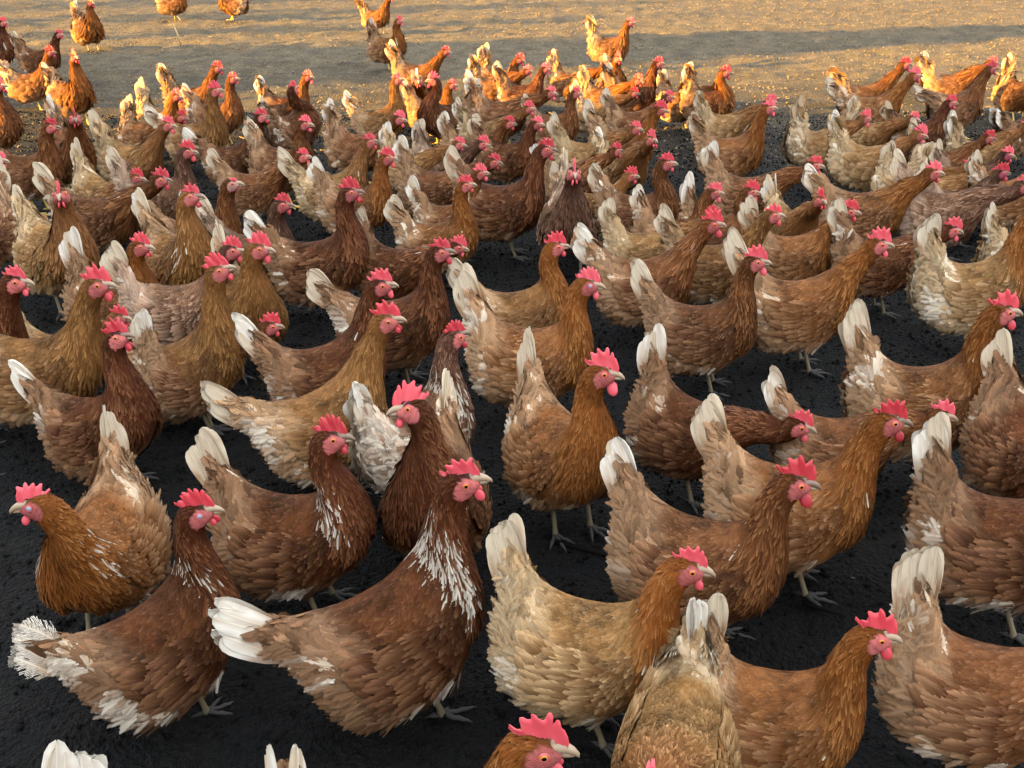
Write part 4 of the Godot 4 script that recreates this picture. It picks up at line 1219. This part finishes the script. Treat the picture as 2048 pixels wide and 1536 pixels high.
# o: pose and looks that differ from an ordinary hen
func hen(x: float, z: float, yaw: float, size: float, kind: String, label: String, o := {}) -> Node3D:
	count_hens += 1
	var h := {"lean": 0.0, "stretch": 1.0, "nyaw": 0.0, "hpitch": 0.0, "keep": .95, "tail": 0.0, "pitch": 0.0, "drop": 0.0, "plump": 1.0, "neck": 1.0, "q": 1.0, "lace": .55, "streak": .006, "patch": 1.15, "white_belly": .26, "tl": 1, "fan": 1.0, "comb": 1.0, "eye": "iris", "walk": 0.0}
	h.merge(o, true)
	h.seed = count_hens * 7.31
	rng.seed = 1000 + count_hens * 17
	h.face = Color(.43, .110, .100).lerp(Color(.27, .066, .060), rng.randf()) if not h.has("face") else [Color.RED, Color(.34, .17, .14), Color(.26, .05, .075)][h.face]
	var co := coat(kind)
	var k := rng.randf_range(.90, 1.12)
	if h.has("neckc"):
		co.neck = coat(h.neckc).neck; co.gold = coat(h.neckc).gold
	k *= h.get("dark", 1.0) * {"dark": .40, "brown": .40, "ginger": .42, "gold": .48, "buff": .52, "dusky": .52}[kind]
	for c in co:
		if c == "neck":
			co[c] = Color(co[c].r, co[c].g, co[c].b) * (k * 1.12)
			continue
		if c == "fluff" or c == "pale" or c == "gold":
			co[c] = Color(co[c].r, co[c].g, co[c].b) * sqrt(k)
			continue
		co[c] = Color(co[c].r * k, co[c].g * k, co[c].b * k)
	h.lace = h.lace * .85 + .16
	co.wing = Color(co.wing.r, co.wing.g, co.wing.b) * .85
	if not h.has("tail_long"):
		h.tail_long = rng.randf_range(.9, 1.14)
	if h.fan == 1.0:
		h.fan = rng.randf_range(.92, 1.26)
	pose_rings(h)
	surface_grid()
	var root := Node3D.new()
	root.name = numbered("hen")
	add_child(root)
	root.position = Vector3(x, 0, z)
	root.rotation.y = deg_to_rad(yaw)
	root.scale = Vector3.ONE * size
	root.set_meta("label", label)
	root.set_meta("category", "hen")
	root.set_meta("group", "brown hens of the flock")
	plain("body", body_mesh(h, co), mats.skin, root)
	var pl := plain("plumage", contour(h, co), mats.feather, root)
	pl.set_meta("kind", "stuff")
	var dn := plain("down", down(h, co), mats.down, root)
	dn.set_meta("kind", "stuff")
	for s in [-1.0, 1.0]:
		plain("wing", wing_mesh(h, co, s), mats.feather, root)
	# tail
	var D := (ringC[0] - ringC[2]).normalized()
	var U := Vector3(0, 0, 1).cross(D) * -1.0
	if U.x < 0:
		U = -U
	var nt := 6 if h.q < 1.3 else (5 if h.q < 1.9 else 4)
	for s in [-1.0, 1.0]:
		for i in nt:
			var f: float = i / (nt - 1.0)
			var phi := deg_to_rad(lerpf(-3, 5, f) + lerpf(26, -26, f) * (h.fan - 1.0) + rng.randf_range(-2.5, 2.5))
			var splay := deg_to_rad(lerpf(1, -4, f) + rng.randf_range(-2, 2) + h.get("wide", 0.0))
			var d := (D * cos(phi) + U * sin(phi)).normalized()
			d = (d * cos(splay) + Vector3(0, 0, s) * sin(splay)).normalized()
			var n := (Vector3(0, 0, s) * 1.0 + U * .35).normalized()
			var side := n.cross(d).normalized()
			n = d.cross(side).normalized()
			var L: float = lerpf(.134, .096, f) * rng.randf_range(.93, 1.07) * h.get("tail_long", 1.0)
			var W := .035 * rng.randf_range(.9, 1.1) * (1.2 if nt == 4 else 1.0)
			var look: int = h.tl if rng.randf() < .8 or h.has("frayed") else 1
			if h.has("frayed"):
				W *= 1.5
			var pos := ringC[1] - D * .002 + U * lerpf(.014, -.030, f) + Vector3(0, 0, s) * lerpf(.005, .022, f)
			plain("tail_feather", tail_feather_mesh(look, rng.randi() % 5), mats.frayed if h.has("frayed") else mats.tail, root, Transform3D(Basis(side * W, n * W, d * L), pos))
	if h.has("droop"):
		for i in 3:
			plain("wing_feather", tail_feather_mesh(0, i), mats.tail, root, Transform3D(Basis(Vector3(.004, .024, .012), Vector3(0, -.012, .024), Vector3(.135, -.045 - .010 * i, .012)), Vector3(-.17 + .012 * i, .225 - .009 * i, .088)))
	# head
	var big: float = h.comb * rng.randf_range(.82, 1.12)
	var red: int = rng.randi() % 3
	if big > .3:
		plain("comb", comb_mesh(rng.randi() % 4), mats["comb%d" % red], root, head * Transform3D(Basis.from_scale(Vector3(lerpf(1, big, .6), big, 1)), Vector3(0, .012 * (1.0 - big), 0)))
	if not shared.has("wattle"):
		shared.wattle = blob(.0105, .0135, .0034); shared.lobe = blob(.0062, .0098, .0034); shared.eye = blob(.0050, .0050, .0030, 8, 14); shared.pupil = blob(.0028, .0028, .0010)
		var tor := TorusMesh.new()
		tor.inner_radius = .0042; tor.outer_radius = .0064; tor.rings = 16; tor.ring_segments = 8
		shared.lid = tor
	plain("upper_beak", beak_mesh(true), mats.beak if red != 1 else mats.beak_dark, root, head)
	plain("lower_beak", beak_mesh(false), mats.beak, root, head)
	for s in [-1.0, 1.0]:
		var w: float = lerpf(.55, 1.0, rng.randf()) * big * .92
		plain("wattle", shared.wattle, mats["comb%d" % red], root, head * Transform3D(Basis(Vector3(0, 0, 1), .25) * Basis(Vector3(1, 0, 0), s * -.2) * Basis.from_scale(Vector3(w, w, 1)), Vector3(.0125, -.017 - .011 * w, s * .0062)))
		plain("earlobe", shared.lobe, mats.lobe if red else mats.comb2, root, head * Transform3D(Basis(Vector3(0, 0, 1), .2), Vector3(-.0165, -.0145, s * .0188)))
		var e := plain("eye", shared.eye, mats[h.eye], root, head * Transform3D(Basis(Vector3.UP, s * .18), Vector3(.0015, .0052, s * .0182)))
		if h.eye == "iris":
			plain("pupil", shared.pupil, mats.pupil, e, Transform3D(Basis(), Vector3(0, 0, s * .0024)))
		if h.q < 1.9:
			plain("eyelid", shared.lid, mats.lid if rng.randf() < .5 else mats.lobe, e, Transform3D(Basis(Vector3(1, 0, 0), PI / 2), Vector3(0, 0, s * .0004)))
	# legs
	var gait: float = h.walk
	if not shared.has("thigh"):
		var ts := begin()
		tube(ts, [Vector3(.005, .165, 0), Vector3(.0, .13, 0), Vector3(-.012, .10, 0), Vector3(-.020, .080, 0)], [.040, .032, .018, .009], 10)
		ts.generate_normals()
		shared.thigh = ts.commit()
		var ls := begin()
		tube(ls, [Vector3(-.016, .092, 0), Vector3(-.020, .080, 0), Vector3(-.014, .068, 0), Vector3(-.003, .030, 0), Vector3(0, .016, 0), Vector3(0, .008, 0)], [.0065, .0085, .0062, .0056, .0074, .006], 9)
		ls.generate_normals()
		shared.shank = ls.commit()
	for s in [-1.0, 1.0]:
		var g: float = gait * s + rng.randf_range(-.12, .12)
		var B := Basis(Vector3(0, 0, 1), g)
		var hipat := Vector3(-.005, .16, s * .046)
		var lt := Transform3D(B, hipat + B * Vector3(0, -.16, 0) + Vector3(0, absf(g) * .03, 0))
		var th := plain("thigh", shared.thigh, thigh_mat(co), root, lt)
		var lg := plain("leg", shared.shank, mats.leg if h.q < 1.5 else mats.leg_clean, root, lt)
		var foot := plain("foot", foot_mesh(), mats.mud if h.q < 1.5 or rng.randf() < .3 else mats.leg_clean, lg, Transform3D(B.inverse() * Basis(Vector3.UP, s * -.15), Vector3(0, .002, 0)))
		# never under the ground
		var low: float = (lt * Vector3(0, .002, 0)).y
		th.position.y -= low; lg.position.y -= low
		foot.position.y += 0.0
	tris += (pl.mesh.surface_get_array_index_len(0) + dn.mesh.surface_get_array_index_len(0)) / 3
	return root

var tris := 0
func thigh_mat(co: Dictionary) -> StandardMaterial3D:
	var c: Color = co.fluff.lerp(co.breast, .5)
	var key := "thigh%d" % int(c.r * 60)
	if not mats.has(key):
		mats[key] = _mat(c.linear_to_srgb(), .8)
	return mats[key]
